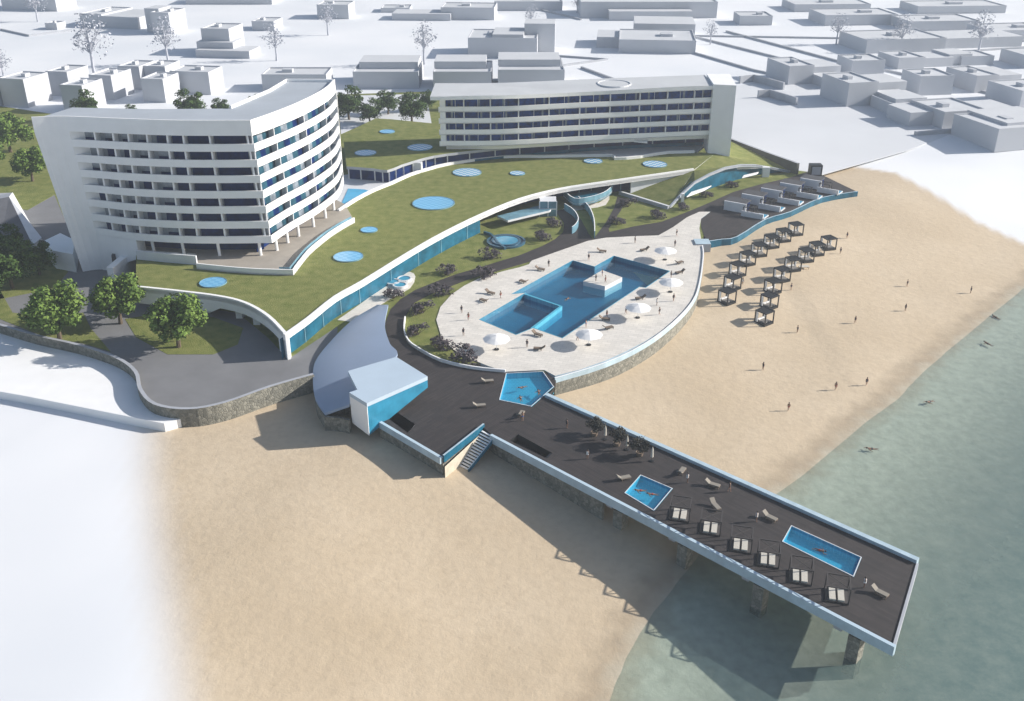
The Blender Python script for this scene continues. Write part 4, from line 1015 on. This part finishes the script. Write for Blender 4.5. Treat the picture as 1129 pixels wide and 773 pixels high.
# ------------------------------------------------------------------ people
def skinned(name, verts, edges, radii, m, parent, sub=1):
    me = bpy.data.meshes.new(name); me.from_pydata(verts, edges, []); ob = bpy.data.objects.new(name, me); COL.objects.link(ob)
    md = ob.modifiers.new('s', 'SKIN')
    for i, r in enumerate(radii): me.skin_vertices[0].data[i].radius = (r, r) if not isinstance(r, tuple) else r
    me.skin_vertices[0].data[0].use_root = True
    ob.modifiers.new('u', 'SUBSURF').levels = sub; ob.modifiers['u'].render_levels = sub
    dg = bpy.context.evaluated_depsgraph_get(); me2 = bpy.data.meshes.new_from_object(ob.evaluated_get(dg)); me2.name = name
    ob.modifiers.clear(); ob.data = me2; bpy.data.meshes.remove(me)
    me2.materials.clear(); me2.materials.append(m)
    for p in me2.polygons: p.use_smooth = True; p.material_index = 0
    ob.parent = parent; return ob
def person_proto(pose, skin, cloth, full=False):
    root = empty('person', (0, 0, 0), '', 'person')
    if pose in ('stand', 'walk'):
        st = .0 if pose == 'stand' else .24
        V = [(0, 0, .92), (0, 0, 1.12), (0, 0, 1.36), (0, .0, 1.47), (0, .01, 1.60), (0, .02, 1.68),
             (.09, 0, .86), (.10, st*.45, .47), (.10, st*.55+.02, .07), (.10, st*.55+.14, .03),
             (-.09, 0, .86), (-.10, -st*.25+.03, .47), (-.10, -st*.9, .08), (-.10, -st*.9+.13, .04),
             (.17, 0, 1.38), (.23, -.02-st*.3, 1.12), (.25, .06-st*.3, .88), (.25, .09-st*.3, .78),
             (-.17, 0, 1.38), (-.24, -.02+st*.3, 1.12), (-.27, .08+st*.5, .90), (-.27, .12+st*.5, .81)]
        if pose == 'stand': V[20] = (-.16, .2, 1.20); V[21] = (-.08, .24, 1.26)
    elif pose == 'swim':
        V = [(0, 0, .02), (0, .22, .05), (0, .42, .08), (0, .53, .13), (0, .64, .18), (0, .70, .20),
             (.08, -.1, 0), (.14, -.5, -.08), (.12, -.88, -.04), (.12, -1.0, 0), (-.08, -.1, 0), (-.14, -.5, .0), (-.16, -.9, -.1), (-.16, -1.0, -.1),
             (.18, .42, .06), (.42, .6, .02), (.32, .9, .0), (.28, .99, 0), (-.18, .42, .06), (-.42, .3, 0), (-.62, .12, -.04), (-.68, .06, -.04)]
    elif pose == 'lie':
        V = [(0, 0, .12), (0, .22, .16), (0, .44, .26), (0, .55, .33), (0, .66, .40), (0, .72, .43),
             (.09, -.06, .12), (.11, -.42, .30), (.11, -.80, .10), (.11, -.86, .2), (-.09, -.06, .12), (-.10, -.48, .12), (-.10, -.88, .10), (-.10, -.92, .2),
             (.18, .42, .26), (.28, .16, .18), (.24, -.08, .14), (.22, -.16, .14), (-.18, .42, .26), (-.3, .2, .18), (-.26, -.04, .14), (-.24, -.12, .14)]
    E_ = [(0, 1), (1, 2), (2, 3), (3, 4), (4, 5), (0, 6), (6, 7), (7, 8), (8, 9), (0, 10), (10, 11), (11, 12), (12, 13), (2, 14), (14, 15), (15, 16), (16, 17), (2, 18), (18, 19), (19, 20), (20, 21)]
    r = [.14, .13, .15, .055, .095, .07, .095, .062, .04, .035, .095, .062, .04, .035, .065, .048, .035, .03, .065, .048, .035, .03]
    b = skinned('body', V, E_, r, skin, root)
    h = Vector(V[4]); mb = MB(); up = (Vector(V[4])-Vector(V[3])).normalized()
    q = up.to_track_quat('Z', 'Y').to_matrix().to_4x4()
    T = Matrix.Translation(h+up*.04) @ q
    ms = MB(); ms.lathe([(.0, .115), (.07, .10), (.115, .045), (.122, -.01), (.11, -.05)], HAIR, (0, -.02, 0), 10)
    ms.v = [tuple(T @ Vector(p)) for p in ms.v]; ms.build('hair', root)
    # clothing: snug shells round hips (and torso)
    def shell(nm, a, b, r1, r2, m):
        a, b = Vector(a), Vector(b); c = MB(); c.tube([a, a.lerp(b, .5), b], [r1, (r1+r2)/2*1.02, r2], m, 12)
        ax = (b-a).normalized(); ctr = a
        c.v = [tuple(Vector((ctr.x+(Vector(p).x-ctr.x)*1.12, p[1], p[2]))) for p in c.v]; c.build(nm, root)
    d = Vector(V[1])-Vector(V[0])
    shell('swim_shorts', Vector(V[0])-d*.55, Vector(V[0])+d*.25, .165, .16, cloth)
    if full: shell('shirt', Vector(V[0])+d*.2, Vector(V[2])-Vector((0, 0, .0)), .155, .17, cloth)
    return root
PROT = {}
def person(kind, loc, rz, label, group, sc=1.0):
    if kind not in PROT:
        pose, sk, cl, full = kind
        PROT[kind] = Stamp(person_proto(pose, (SKIN, SKIND)[sk], CLOTHS[cl], full))
    PROT[kind](loc, rz, sc, label, group)
K = [('stand', 1, 0, True), ('walk', 1, 1, False), ('stand', 0, 2, False), ('walk', 0, 0, True), ('stand', 1, 3, True)]
g = 'people on the right hand beach'
for i, (x, y, l, kk) in enumerate([(933.7, 263, 'person walking on the sand highest up, above the far row of cabanas', 3), (926.4, 280, 'person standing right of the last cabana of the far row', 0), (818.6, 314, 'person standing in the gap between the two cabana rows', 4), (872, 320, 'person standing just right of the middle of the near row of cabanas', 3), (1000, 316, 'person standing on open sand far out towards the shore, upper one', 3), (1070, 323.5, 'person on the sand farthest right, near the water', 0), (998, 343, 'person in dark clothes standing alone on the open sand', 0), (942.6, 356.5, 'person walking across the open sand right of the cabanas', 3), (879, 367, 'person in dark clothes right of the nearest cabana', 0), (841, 408, 'person walking on the empty sand nearest the pier, left one', 0), (869, 453, 'person in red swimwear walking on the sand near the pier', 1), (921, 430, 'person in red swimwear standing where the sand meets the wet strip', 1), (955, 425, 'person walking along the wet edge of the sea', 3), (752, 405, 'person standing on the sand under the curved terrace wall', 0)]):
    if i == 13: continue
    person(K[kk], G(x, y, .02), random.uniform(0, 6.28), l, g, .92)
for x, y, l in [(1098, 350, 'swimmer at the far right edge of the sea'), (1089, 379, 'swimmer in the shallows right of the beach'), (1025, 443, 'swimmer in the sea above the end of the pier'), (961, 495, 'swimmer in the sea close to the pier rail'), ]:
    p = P(x, y, 0); p.z = .02; person(('swim', 1, 0, False), p, random.uniform(0, 6), l, 'swimmers in the sea', 1.15)
g = 'people on the pool terrace'
for i, (x, y, l, kk) in enumerate([(700, 268, 'person standing behind the far corner of the pool', 0), (746, 260, 'person standing near the top tip of the paving, upper of two', 3), (744, 272, 'person standing by the top tip of the paving, lower of two', 0), (649, 287, 'person standing at the notch on the far side of the pool', 3), (605, 294, 'person standing on the paving near the garden strip, centre', 0), (552, 329, 'person in swimwear by the left corner of the main pool', 1), (509, 361, 'person in dark clothes at the left end of the paving, uppermost of three', 0), (516.5, 353, 'person in swimwear at the left end of the paving', 1), (511, 370, 'person in dark clothes at the left end of the paving, lowest of three', 0), (581, 383, 'person in dark clothes standing below the children pool', 0), (636.6, 375.5, 'person in red swimwear by the near umbrella at the pool corner', 1), (646, 361, 'person in blue swimwear at the near long edge of the pool', 2), (690, 346, 'person standing on the near side of the pool between two umbrellas', 3), (669, 350, 'person in swimwear at the middle of the near pool edge', 1), (727, 347, 'person standing right of the third umbrella', 3), (724, 337, 'person in white standing behind the third umbrella', 4), (742.5, 332, 'person standing at the right rim of the terrace', 3), (739.7, 306.5, 'person in dark clothes at the right corner of the pool', 0)]):
    if i == 6: y = 345
    person(K[kk], P(x, y, 5.63), random.uniform(0, 6.28), l, g, .92)
for x, y, l, kk in [(657, 310, 'person in dark clothes on the left of the pool island', 0), (667.5, 311.5, 'person in swimwear at the front of the pool island', 1), (664, 304.5, 'person in blue swimwear at the back of the pool island', 2)]:
    person(K[kk], P(x, y, 5.67), random.uniform(0, 6), l, 'people on the pool island', .92)
for x, y, l, kk in [(647.5, 506, 'person in white standing left of the pier planters', 4), (625, 472, 'person in dark clothes at the shore end of the pier', 0), (757.6, 532, 'person in white by the lounger after the square pool', 4), (804, 542, 'person standing near the upper rail of the pier', 3), (833.7, 575, 'person in white beside the grey lounger near the long pool', 4), (952.6, 648, 'person in white standing below the long pool near the pier end', 4), (576, 464, 'person in swimwear by the lounger near the spa pool', 2)]:
    person(K[kk], P(x, y, 5.56), random.uniform(0, 6), l, 'people on the pier', .95)
for x, y, l in [(576, 427, 'swimmer at the top left of the five sided spa pool'), (594, 433, 'swimmer at the right of the five sided spa pool'), (574, 440, 'swimmer at the bottom of the five sided spa pool'), (706, 541, 'left swimmer in the square pier pool'), (719, 545, 'right swimmer in the square pier pool'), (904, 607, 'swimmer in the long pier pool'), (625, 330, 'swimmer in the main swimming pool')]:
    z = 5.44 if y != 330 else 4.72
    person(('swim', 1, 1 if x > 700 else 0, False), P(x, y, z), random.uniform(0, 6), l, 'swimmers in the resort pools', 1.0)

# ------------------------------------------------------------------ loungers, umbrellas, cabanas
def lounger_proto(m1, m2):
    root = empty('sun_lounger', (0, 0, 0), '', 'sun lounger')
    mb = MB(); mb.box(-.34, .34, -1, .35, .26, .34, m1); mb.build('frame', root)
    for x in (-.28, .28):
        for y in (-.9, .25): mb = MB(); mb.box(x-.04, x+.04, y-.04, y+.04, 0, .27, m1); mb.build('leg', root)
    mb = MB(); mb.box(-.31, .31, -.98, .34, .34, .43, m2); mb.build('cushion', root)
    T = Matrix.Translation((0, .34, .34)) @ Matrix.Rotation(R(38), 4, 'X')
    mb = MB(); mb.box(-.32, .32, 0, .72, -.03, .09, m2, T); mb.build('backrest', root); return root
LN = Stamp(lounger_proto(BLACKM, WOOD)); LG = Stamp(lounger_proto(WOOD, mat('taupe_cushion', (.24, .22, .19), .9)))
for i, (x, y, l) in enumerate([(663, 278, 'dark lounger behind the far notch of the pool'), (711, 276.5, 'dark lounger left of the farthest umbrella'), (748.5, 291, 'dark lounger at the far right of the paving'), (750, 301.5, 'dark lounger next to the second farthest umbrella'), (595, 298, 'dark lounger by the garden strip near the pool centre'), (577.6, 312, 'dark lounger just outside the far long pool edge'), (540, 324, 'dark lounger upper one at the left end of the paving'), (534, 333, 'dark lounger lower one at the left end of the paving'), (592, 370, 'dark lounger at the notch between the two pools'), (595, 386, 'dark lounger alone between the two nearest umbrellas'), (670, 363, 'dark lounger between the near and the middle umbrella'), (706.5, 330, 'dark lounger by the right notch of the pool'), (666, 353, 'dark lounger on the middle of the near pool edge')]):
    LN(P(x, y, 5.62), random.uniform(.6, 2.2)+(i % 2)*3, 1.1, l, 'dark loungers on the pool paving')
for i, (x, y, l, rz) in enumerate([(537, 422, 'grey lounger on the boardwalk left of the spa pool', 100), (528, 449, 'grey lounger in the middle of the boardwalk terrace', 100), (574, 459, 'grey lounger just below the spa pool', 160), (687, 529, 'taupe lounger left of the square pier pool', 110), (751, 522, 'taupe lounger upper right of the square pier pool', 150), (785, 536, 'taupe lounger near the upper pier rail', 60), (788, 559, 'taupe lounger in mid deck after the square pool', 20), (848, 572, 'taupe lounger left of the long pier pool', 45), (969, 655, 'taupe lounger nearest the sea end of the pier', 45)]):
    LG(P(x, y, 5.56), R(rz), 1.1, l, 'grey loungers along the pier')
def umbrella_proto():
    root = empty('parasol', (0, 0, 0), '', 'parasol')
    mb = MB(); mb.lathe([(0, .02), (.45, .02), (.45, .14), (.1, .2), (0, .2)], BLACKM, seg=16); mb.build('base', root)
    mb = MB(); mb.tube([(0, 0, .15), (0, 0, 2.75)], .045, WHITE2, 8); mb.build('pole', root)
    mb = MB(); n = 8; R0 = 2.45; ap = (0, 0, 2.85)
    for k in range(n):
        a, b = 2*math.pi*k/n, 2*math.pi*(k+1)/n; mid = (a+b)/2
        A = (R0*math.cos(a), R0*math.sin(a), 2.05); B = (R0*math.cos(b), R0*math.sin(b), 2.05); M_ = (R0*.95*math.cos(mid), R0*.95*math.sin(mid), 2.08)
        A1 = (R0*.5*math.cos(a), R0*.5*math.sin(a), 2.54); B1 = (R0*.5*math.cos(b), R0*.5*math.sin(b), 2.54)
        mb.face([ap, A1, B1], FABW); mb.face([A1, A, M_], FABW); mb.face([A1, M_, B1], FABW); mb.face([B1, M_, B], FABW)
    mb.build('canopy', root)
    mb = MB()
    for k in range(n):
        a = 2*math.pi*k/n; mb.tube([(0, 0, 2.72), (R0*.98*math.cos(a), R0*.98*math.sin(a), 2.0)], .02, WHITE2, 4)
    mb.build('ribs', root); return root
UM = Stamp(umbrella_proto())
for x, y, l in [(547.5, 385.5, 'white parasol nearest the boardwalk, left of the others'), (649, 380.5, 'white parasol by the near corner of the main pool'), (703, 350.5, 'white parasol halfway along the near pool edge'), (739, 322, 'white parasol at the right rim beside the pool corner'), (733, 286.5, 'white parasol farthest back by the tip of the paving')]:
    UM(P(x, y, 5.62), random.uniform(0, 1), 1.0, l, 'white parasols on the pool paving')
def cabana_proto():
    root = empty('beach_cabana', (0, 0, 0), '', 'cabana'); s = 1.15; h = 2.3
    mb = MB(); mb.box(-s-.1, s+.1, -s-.1, s+.1, -.1, .28, BLACKM); mb.build('plinth', root)
    for x in (-s, s):
        for y in (-s, s): mb = MB(); mb.box(x-.09, x+.09, y-.09, y+.09, .2, h, BLACKM); mb.build('post', root)
    mb = MB()
    for u in (-s, s): mb.box(-s-.1, s+.1, u-.1, u+.1, h-.02, h+.2, BLACKM); mb.box(u-.1, u+.1, -s+.1, s-.1, h-.02, h+.2, BLACKM)
    for k in range(8): u = -s+.26+k*.26; mb.box(-s, s, u-.085, u+.085, h+.03, h+.15, BLACKM)
    mb.build('slatted_roof', root)
    mb = MB(); mb.box(-.8, .8, -.7, .8, .28, .5, LOUNGE); mb.build('mattress', root)
    mb = MB(); mb.box(-.75, -.05, .5, .85, .55, .75, FABW); mb.box(.05, .75, .5, .85, .55, .75, FABW); mb.build('pillows', root)
    for x in (-1, 1):
        mb = MB(); mb.box(x*s-.05, x*s+.05, .55, .95, .3, h-.05, FABW); mb.build('curtain', root)
    return root
CB = Stamp(cabana_proto())
row1 = [(801, 331), (807, 315.5), (812.8, 300.8), (823.5, 288.8), (836.5, 279), (850, 270), (863, 263), (876.5, 256)]
row2 = [(842, 353.5), (847.5, 336), (851.5, 319.5), (861.5, 306.5), (873.5, 295), (888, 285), (899.5, 278), (912.5, 271.5)]
for r, row, who in ((0, row1, 'left row nearest the pool terrace'), (1, row2, 'right row nearest the sea')):
    for k, (x, y) in enumerate(row):
        lab = 'nearest' if k == 0 else ('farthest' if k == 7 else ORD[k]+' from the near end')
        CB(G(x, y+2.2), R(38 if k < 2 else 38-6*(k-1) if k < 5 else 20), 1.07, 'black beach cabana, %s in the %s' % (lab, who), 'black cabanas on the sand')
mb = MB(); mb.box(-1.1, 1.1, -.5, .5, .45, .53, CREAM)
for x in (-1, 1):
    for y in (-.42, .42): mb.box(x-.05, x+.05, y-.05, y+.05, -.05, .46, WOOD)
tag(mb.build('bench', loc=G(886, 296)), 'pale low table on the sand between two cabanas of the sea row', 'table')
def daybed_proto():
    root = empty('daybed_pergola', (0, 0, 0), '', 'daybed'); a, b, h = 1.35, 1.3, 2.3
    mb = MB(); mb.box(-a, a, -b, b, 0.02, .2, WOODD); mb.build('plinth', root)
    for x in (-a, a):
        for y in (-b, b): mb = MB(); mb.box(x-.07, x+.07, y-.07, y+.07, 0, h, WOODD); mb.build('post', root)
    mb = MB()
    for u in (-1, 1):
        mb.box(-a-.07, a+.07, u*b-.07, u*b+.07, h, h+.15, WOODD); mb.box(u*a-.07, u*a+.07, -b+.07, b-.07, h, h+.15, WOODD)
    mb.tube([(-a, -b, h+.08), (a, b, h+.08)], .05, WOODD, 4); mb.tube([(-a, b, h+.08), (a, -b, h+.08)], .05, WOODD, 4)
    mb.build('open_canopy', root)
    for u in (-1, 1):
        mb = MB(); mb.box(u*.52-.38, u*.52+.38, -1.1, 1.15, .2, .42, CREAM); mb.build('mattress', root)
    return root
WOODD = mat('dark_pergola_timber', (.05, .045, .045), .7)
DB = Stamp(daybed_proto()); ang = math.atan2(AX.y, AX.x)
for k, (x, y) in enumerate([(748, 570), (781.6, 585), (815, 604), (845, 620), (880.5, 638.5), (920.5, 659)]):
    DB(P(x, y, 5.56)+NX*.3, R(-14), .95, 'twin daybed under an open dark frame, %s' % (['nearest the square pool', 'second from the square pool', 'third from the square pool', 'fourth from the square pool', 'fifth from the square pool', 'nearest the sea end'][k]), 'framed daybeds on the pier')
# potted shrubs and closed parasols on the pier
BUSHD = mat('shadow_dark_foliage', (.020, .022, .022), .9, 0, 1.2, col2=(.07, .07, .06), detail=3, spec=.1)  # leaf colour darkened to stand in for the black shadow blobs there
def pot_proto():
    root = empty('potted_tree', (0, 0, 0), '', 'potted tree')
    mb = MB(); mb.lathe([(0, 0), (.5, 0), (.62, .6), (.55, .6), (.5, .5), (0, .5)], WOOD, seg=14); mb.build('pot', root)
    mb = MB(); mb.tube([(0, 0, .4), (.05, 0, 1.5), (0, 0, 2.6)], [.08, .06, .02], BARK, 5)
    for k in range(9):
        t = k*2.4; mb.tube([(0, 0, 1.1+k*.12), (math.cos(t)*.6, math.sin(t)*.6, 1.7+k*.13), (math.cos(t)*1.3, math.sin(t)*1.3, 2.0+k*.15)], [.04, .03, .01], BARK, 4)
    mb.build('trunk', root)
    mb = MB(); leaf_blob(mb, 1100, 1.9, 1.1, 2.1, .17, BUSHD, 22, .3, 9); mb.build('foliage', root); return root
PT = Stamp(pot_proto())
for x, y, l in [(655, 480, 'sparse potted tree nearest the shore on the pier'), (680, 491, 'middle sparse potted tree on the pier'), (705, 502, 'sparse potted tree nearest the square pier pool')]:
    PT(P(x, y, 5.56), random.uniform(0, 6), .95, l, 'potted trees on the pier')
def closed_proto():
    root = empty('closed_parasol', (0, 0, 0), '', 'parasol')
    mb = MB(); mb.lathe([(0, 0), (.35, 0), (.35, .1), (0, .14)], BLACKM, seg=14); mb.build('base', root)
    mb = MB(); mb.tube([(0, 0, .1), (0, 0, 2.5)], .035, BARK, 6); mb.build('pole', root)
    mb = MB(); mb.tube([(0, 0, .75), (0, 0, 1.1), (0, 0, 1.9), (0, 0, 2.4)], [.22, .2, .15, .05], CREAM, 8); mb.build('folded_canopy', root); return root
CP = Stamp(closed_proto())
for x, y, l in [(667, 484.5, 'closed cream parasol beside the shoreward potted tree'), (691, 496, 'closed cream parasol beside the middle potted tree'), (718.5, 508.5, 'closed cream parasol beside the potted tree nearest the square pool')]:
    CP(P(x, y, 5.56), 0, 1, l, 'closed parasols on the pier')

# ------------------------------------------------------------------ blank background buildings
def block(px0, px1, pyb, hpx, dep, yaw, label, tiers=(), hut=True, z=5.3, group='blank grey buildings in the landscape'):
    a = P(px0, pyb, z); b = P(px1, pyb, z); w = b.x-a.x; c = (a+b)/2
    v = a; zc = v.y*_c+(H-z)*_s; ppm = F/zc*math.cos(PITCH)*1.0
    h = hpx/ppm*(.7 if px0 > 860 else .9)
    root = empty('blank_building', (c.x, c.y, z), label, 'building', group, R(yaw))
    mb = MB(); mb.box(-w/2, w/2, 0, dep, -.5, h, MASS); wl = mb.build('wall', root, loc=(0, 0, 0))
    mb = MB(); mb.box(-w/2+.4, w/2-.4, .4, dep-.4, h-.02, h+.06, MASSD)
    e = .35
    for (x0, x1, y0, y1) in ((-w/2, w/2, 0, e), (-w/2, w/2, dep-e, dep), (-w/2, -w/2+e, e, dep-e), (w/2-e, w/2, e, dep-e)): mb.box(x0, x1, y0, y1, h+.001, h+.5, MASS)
    rf = mb.build('roof', root, loc=(0, 0, 0))
    if hut:
        mb = MB(); u = random.uniform(-.2, .2)*w; mb.box(u-w*.08, u+w*.08, dep*.4, dep*.6, h+.06, h+1.2, MASS); mb.build('roof_hut', rf, loc=(0, 0, 0))
    for (fx0, fx1, fy0, fy1, fh) in tiers:
        mb = MB(); mb.box(-w/2+fx0*w, -w/2+fx1*w, fy0*dep, fy1*dep, -.5, h*fh, MASS, mtop=MASSD); mb.build('annex', root, loc=(0, 0, 0))
B = block
L_ = 'pale grey cube house '
B(-52, -14, 122, 27, 15, -14, L_+'cut off at the left edge of the photo')
B(2, 34, 118, 29, 13, -14, L_+'leftmost whole one above the tower')
B(54, 80, 106, 25, 13, -12, L_+'standing back between the first two front cubes')
B(70, 97, 124, 28, 12, -12, L_+'nearest the tower roof, with a green tree at its foot')
B(101, 128, 110, 25, 13, -12, L_+'below the largest pale tree')
B(133, 158, 99, 24, 12, -10, L_+'fourth in the back line, right of the largest pale tree')
B(161, 186, 98, 23, 12, -9, L_+'at the centre of the back line, below the second pale tree')
B(158, 184, 113, 24, 12, -9, L_+'with a bright right side, front line centre')
B(189, 234, 104, 23, 12, -9, L_+'wide one at the right end of the cluster')
B(224, 256, 60, 26, 16, -8, 'stepped grey block alone in the white field', [(-.1, 1.2, -.2, .6, .55), (0, 1.9, -.5, .3, .3)])
B(290, 361, 101, 17, 14, 0, 'long grey building just behind the tower roof corner')
B(390, 462, 98, 17, 22, 0, 'long grey house left of the pair behind the green trees', [(.06, .97, .35, 1, 1.45)])
B(478, 542, 101, 20, 22, 0, 'long grey house in the middle of the three behind the wing', [(.0, .9, .35, 1, 1.4)])
B(549, 622, 101, 22, 24, 0, 'long grey house on the right of the three behind the wing', [(.0, .95, .35, 1, 1.35)])
B(516, 592, 64, 20, 24, -3, 'broad grey building with several steps above the wing', [(.8, 1.25, .5, 1.1, 1.6), (.35, .8, .1, .9, 1.2)])
B(682, 766, 59, 13, 30, -6, 'low wide grey building left of the small pale tree', [(-.3, .5, .4, 1.1, .9), (.2, 1.05, 1.2, 2.0, 1.4)])
B(815, 851, 28, 9, 16, 0, 'small dark grey box house on the far field right of centre')
B(640, 790, 20, 16, 30, 0, 'long stepped grey building at the top centre', [(.2, .8, -.3, .3, .6)])
B(486, 545, 22, 12, 20, -4, 'grey building at the top right of the left field', [(-.9, .2, -.2, .6, .6)])
B(545, 620, 12, 9, 20, 0, 'flat grey building at the very top centre')
B(350, 385, 21, 14, 16, -4, 'small grey building behind the faint pale tree at top centre left')
B(278, 303, 34, 9, 14, -6, 'tiny grey building above the pale tree right of the stepped block')
B(420, 452, 14, 4, 14, 0, 'very low grey slab in the far field at top')
B(0, 66, 12, 14, 20, -10, 'long grey building at the top left corner')
B(88, 116, 30, 13, 26, -16, 'grey building with a bright side above the largest pale tree', [(1.0, 2.6, 0, 1, .95)])
B(168, 190, 38, 22, 16, -12, 'tall narrow grey building behind the second pale tree', [(-.6, .2, .3, 1, 1.15)])
B(50, 64, 33, 6, 8, -10, 'tiny grey hut left of the largest pale tree')
B(205, 300, 5, 8, 20, 0, 'grey building at the top edge left of centre')
Rr = 'grey stepped villa '
B(867, 897, 93, 24, 18, 14, Rr+'nearest the plaza corner, top left of the right cluster', [(1, 2.2, .1, .9, .9), (1, 2.0, -.6, .1, .55)])
B(937, 975, 84, 20, 14, 8, Rr+'wide bright one right of the plaza corner villa')
B(931, 967, 117, 31, 18, 14, Rr+'tallest one in the middle of the plaza edge', [(1, 2.2, .2, 1, .9), (1, 2.2, -.5, .2, .5)])
B(1011, 1050, 105, 25, 14, 8, Rr+'bright plain one behind the tallest')
B(985, 1014, 128, 14, 16, 12, Rr+'low one directly below the tallest', [(.3, 1.4, .3, 1.2, 1.4)])
B(988, 1020, 76, 14, 16, 12, Rr+'in the second row, left end', [(1, 2.2, .1, .9, .9), (2.1, 3, .2, 1, 1.1)])
B(1058, 1096, 72, 11, 14, 8, Rr+'small one far right in the second row')
B(1072, 1100, 102, 22, 18, 14, Rr+'at the right edge behind the bright plain one', [(1, 2.2, .1, 1, .95)])
B(1035, 1088, 141, 22, 18, 14, Rr+'with a long flat roof near the low wall stub', [(1, 2.0, .3, 1, .8), (-.55, .05, .3, 1.0, .9)])
B(1092, 1150, 164, 28, 20, 16, Rr+'nearest, cut off by the right edge of the photo', [(.4, 1.6, .2, 1.1, 1.15)])
B(1120, 1170, 118, 22, 18, 14, Rr+'half hidden at the right edge below the second row')
B(1128, 1180, 75, 16, 18, 10, Rr+'at the extreme right edge, third row')
B(951, 1045, 58, 17, 26, 10, 'long low grey hall behind the villas', [(1.0, 2.1, .2, 1, .85)])
B(908, 990, 28, 13, 24, 5, 'far long grey hall behind the two faint pale trees')
B(1000, 1080, 34, 12, 22, 6, 'far grey hall towards the top right')
B(1090, 1160, 44, 12, 22, 8, 'far grey hall at the right edge below the top')
B(875, 960, 13, 9, 24, 3, 'flat far grey building at the top right of centre')
B(1010, 1110, 15, 9, 24, 4, 'flat far grey building near the top right corner')
B(700, 760, 7, 8, 20, 0, 'flat far grey building at the top, right of centre')

# ------------------------------------------------------------------ light, sky, air, camera
EL, AZ = R(24.5), R(8)         # sun from the right, a little behind the scene
sd = Vector((math.cos(EL)*math.cos(AZ), math.cos(EL)*math.sin(AZ), math.sin(EL)))
sun = bpy.data.lights.new('sun', 'SUN'); sun.energy = 5.0; sun.angle = R(.6); sun.color = (1, .94, .86)
so = bpy.data.objects.new('sun', sun); COL.objects.link(so); so.rotation_euler = sd.to_track_quat('Z', 'Y').to_euler()
w = bpy.data.worlds.new('World'); scene.world = w; w.use_nodes = True; nt = w.node_tree
bg = nt.nodes['Background']; sk = nt.nodes.new('ShaderNodeTexSky'); sk.sky_type = 'NISHITA'; sk.sun_disc = False
sk.sun_elevation = EL; sk.sun_rotation = math.pi/2-AZ; sk.air_density = 1.0; sk.dust_density = 1.5; sk.ozone_density = 1.2
nt.links.new(sk.outputs[0], bg.inputs[0]); bg.inputs[1].default_value = .085
HAZE = .00036
if HAZE:
    mb = MB(); mb.box(-1500, 1700, -90, 2500, -6, 92, WHITE); mb.mats = []
    hm = bpy.data.materials.new('haze'); hm.use_nodes = True; N = hm.node_tree.nodes; N.remove(N['Principled BSDF'])
    v = N.new('ShaderNodeVolumePrincipled'); v.inputs['Color'].default_value = (.82, .90, 1, 1); v.inputs['Density'].default_value = HAZE; v.inputs['Anisotropy'].default_value = .2
    hm.node_tree.links.new(v.outputs[0], N['Material Output'].inputs['Volume']); mb.mats = [hm]
    o = mb.build('haze'); tag(o, 'thin bright haze over the landscape', 'haze', kind='stuff')
cam = bpy.data.cameras.new('camera'); cam.sensor_width = 36; cam.lens = 36*F/1129; cam.clip_start = .5; cam.clip_end = 6000
co = bpy.data.objects.new('camera', cam); COL.objects.link(co); co.location = (0, 0, H); co.rotation_euler = (math.pi/2-PITCH, 0, 0)
scene.camera = co
vs = scene.view_settings; vs.view_transform = 'Standard'; vs.look = 'None'; vs.exposure = 0.62; vs.gamma = 1
try: scene.cycles.volume_max_steps = 64; scene.cycles.transparent_max_bounces = 12
except Exception: pass
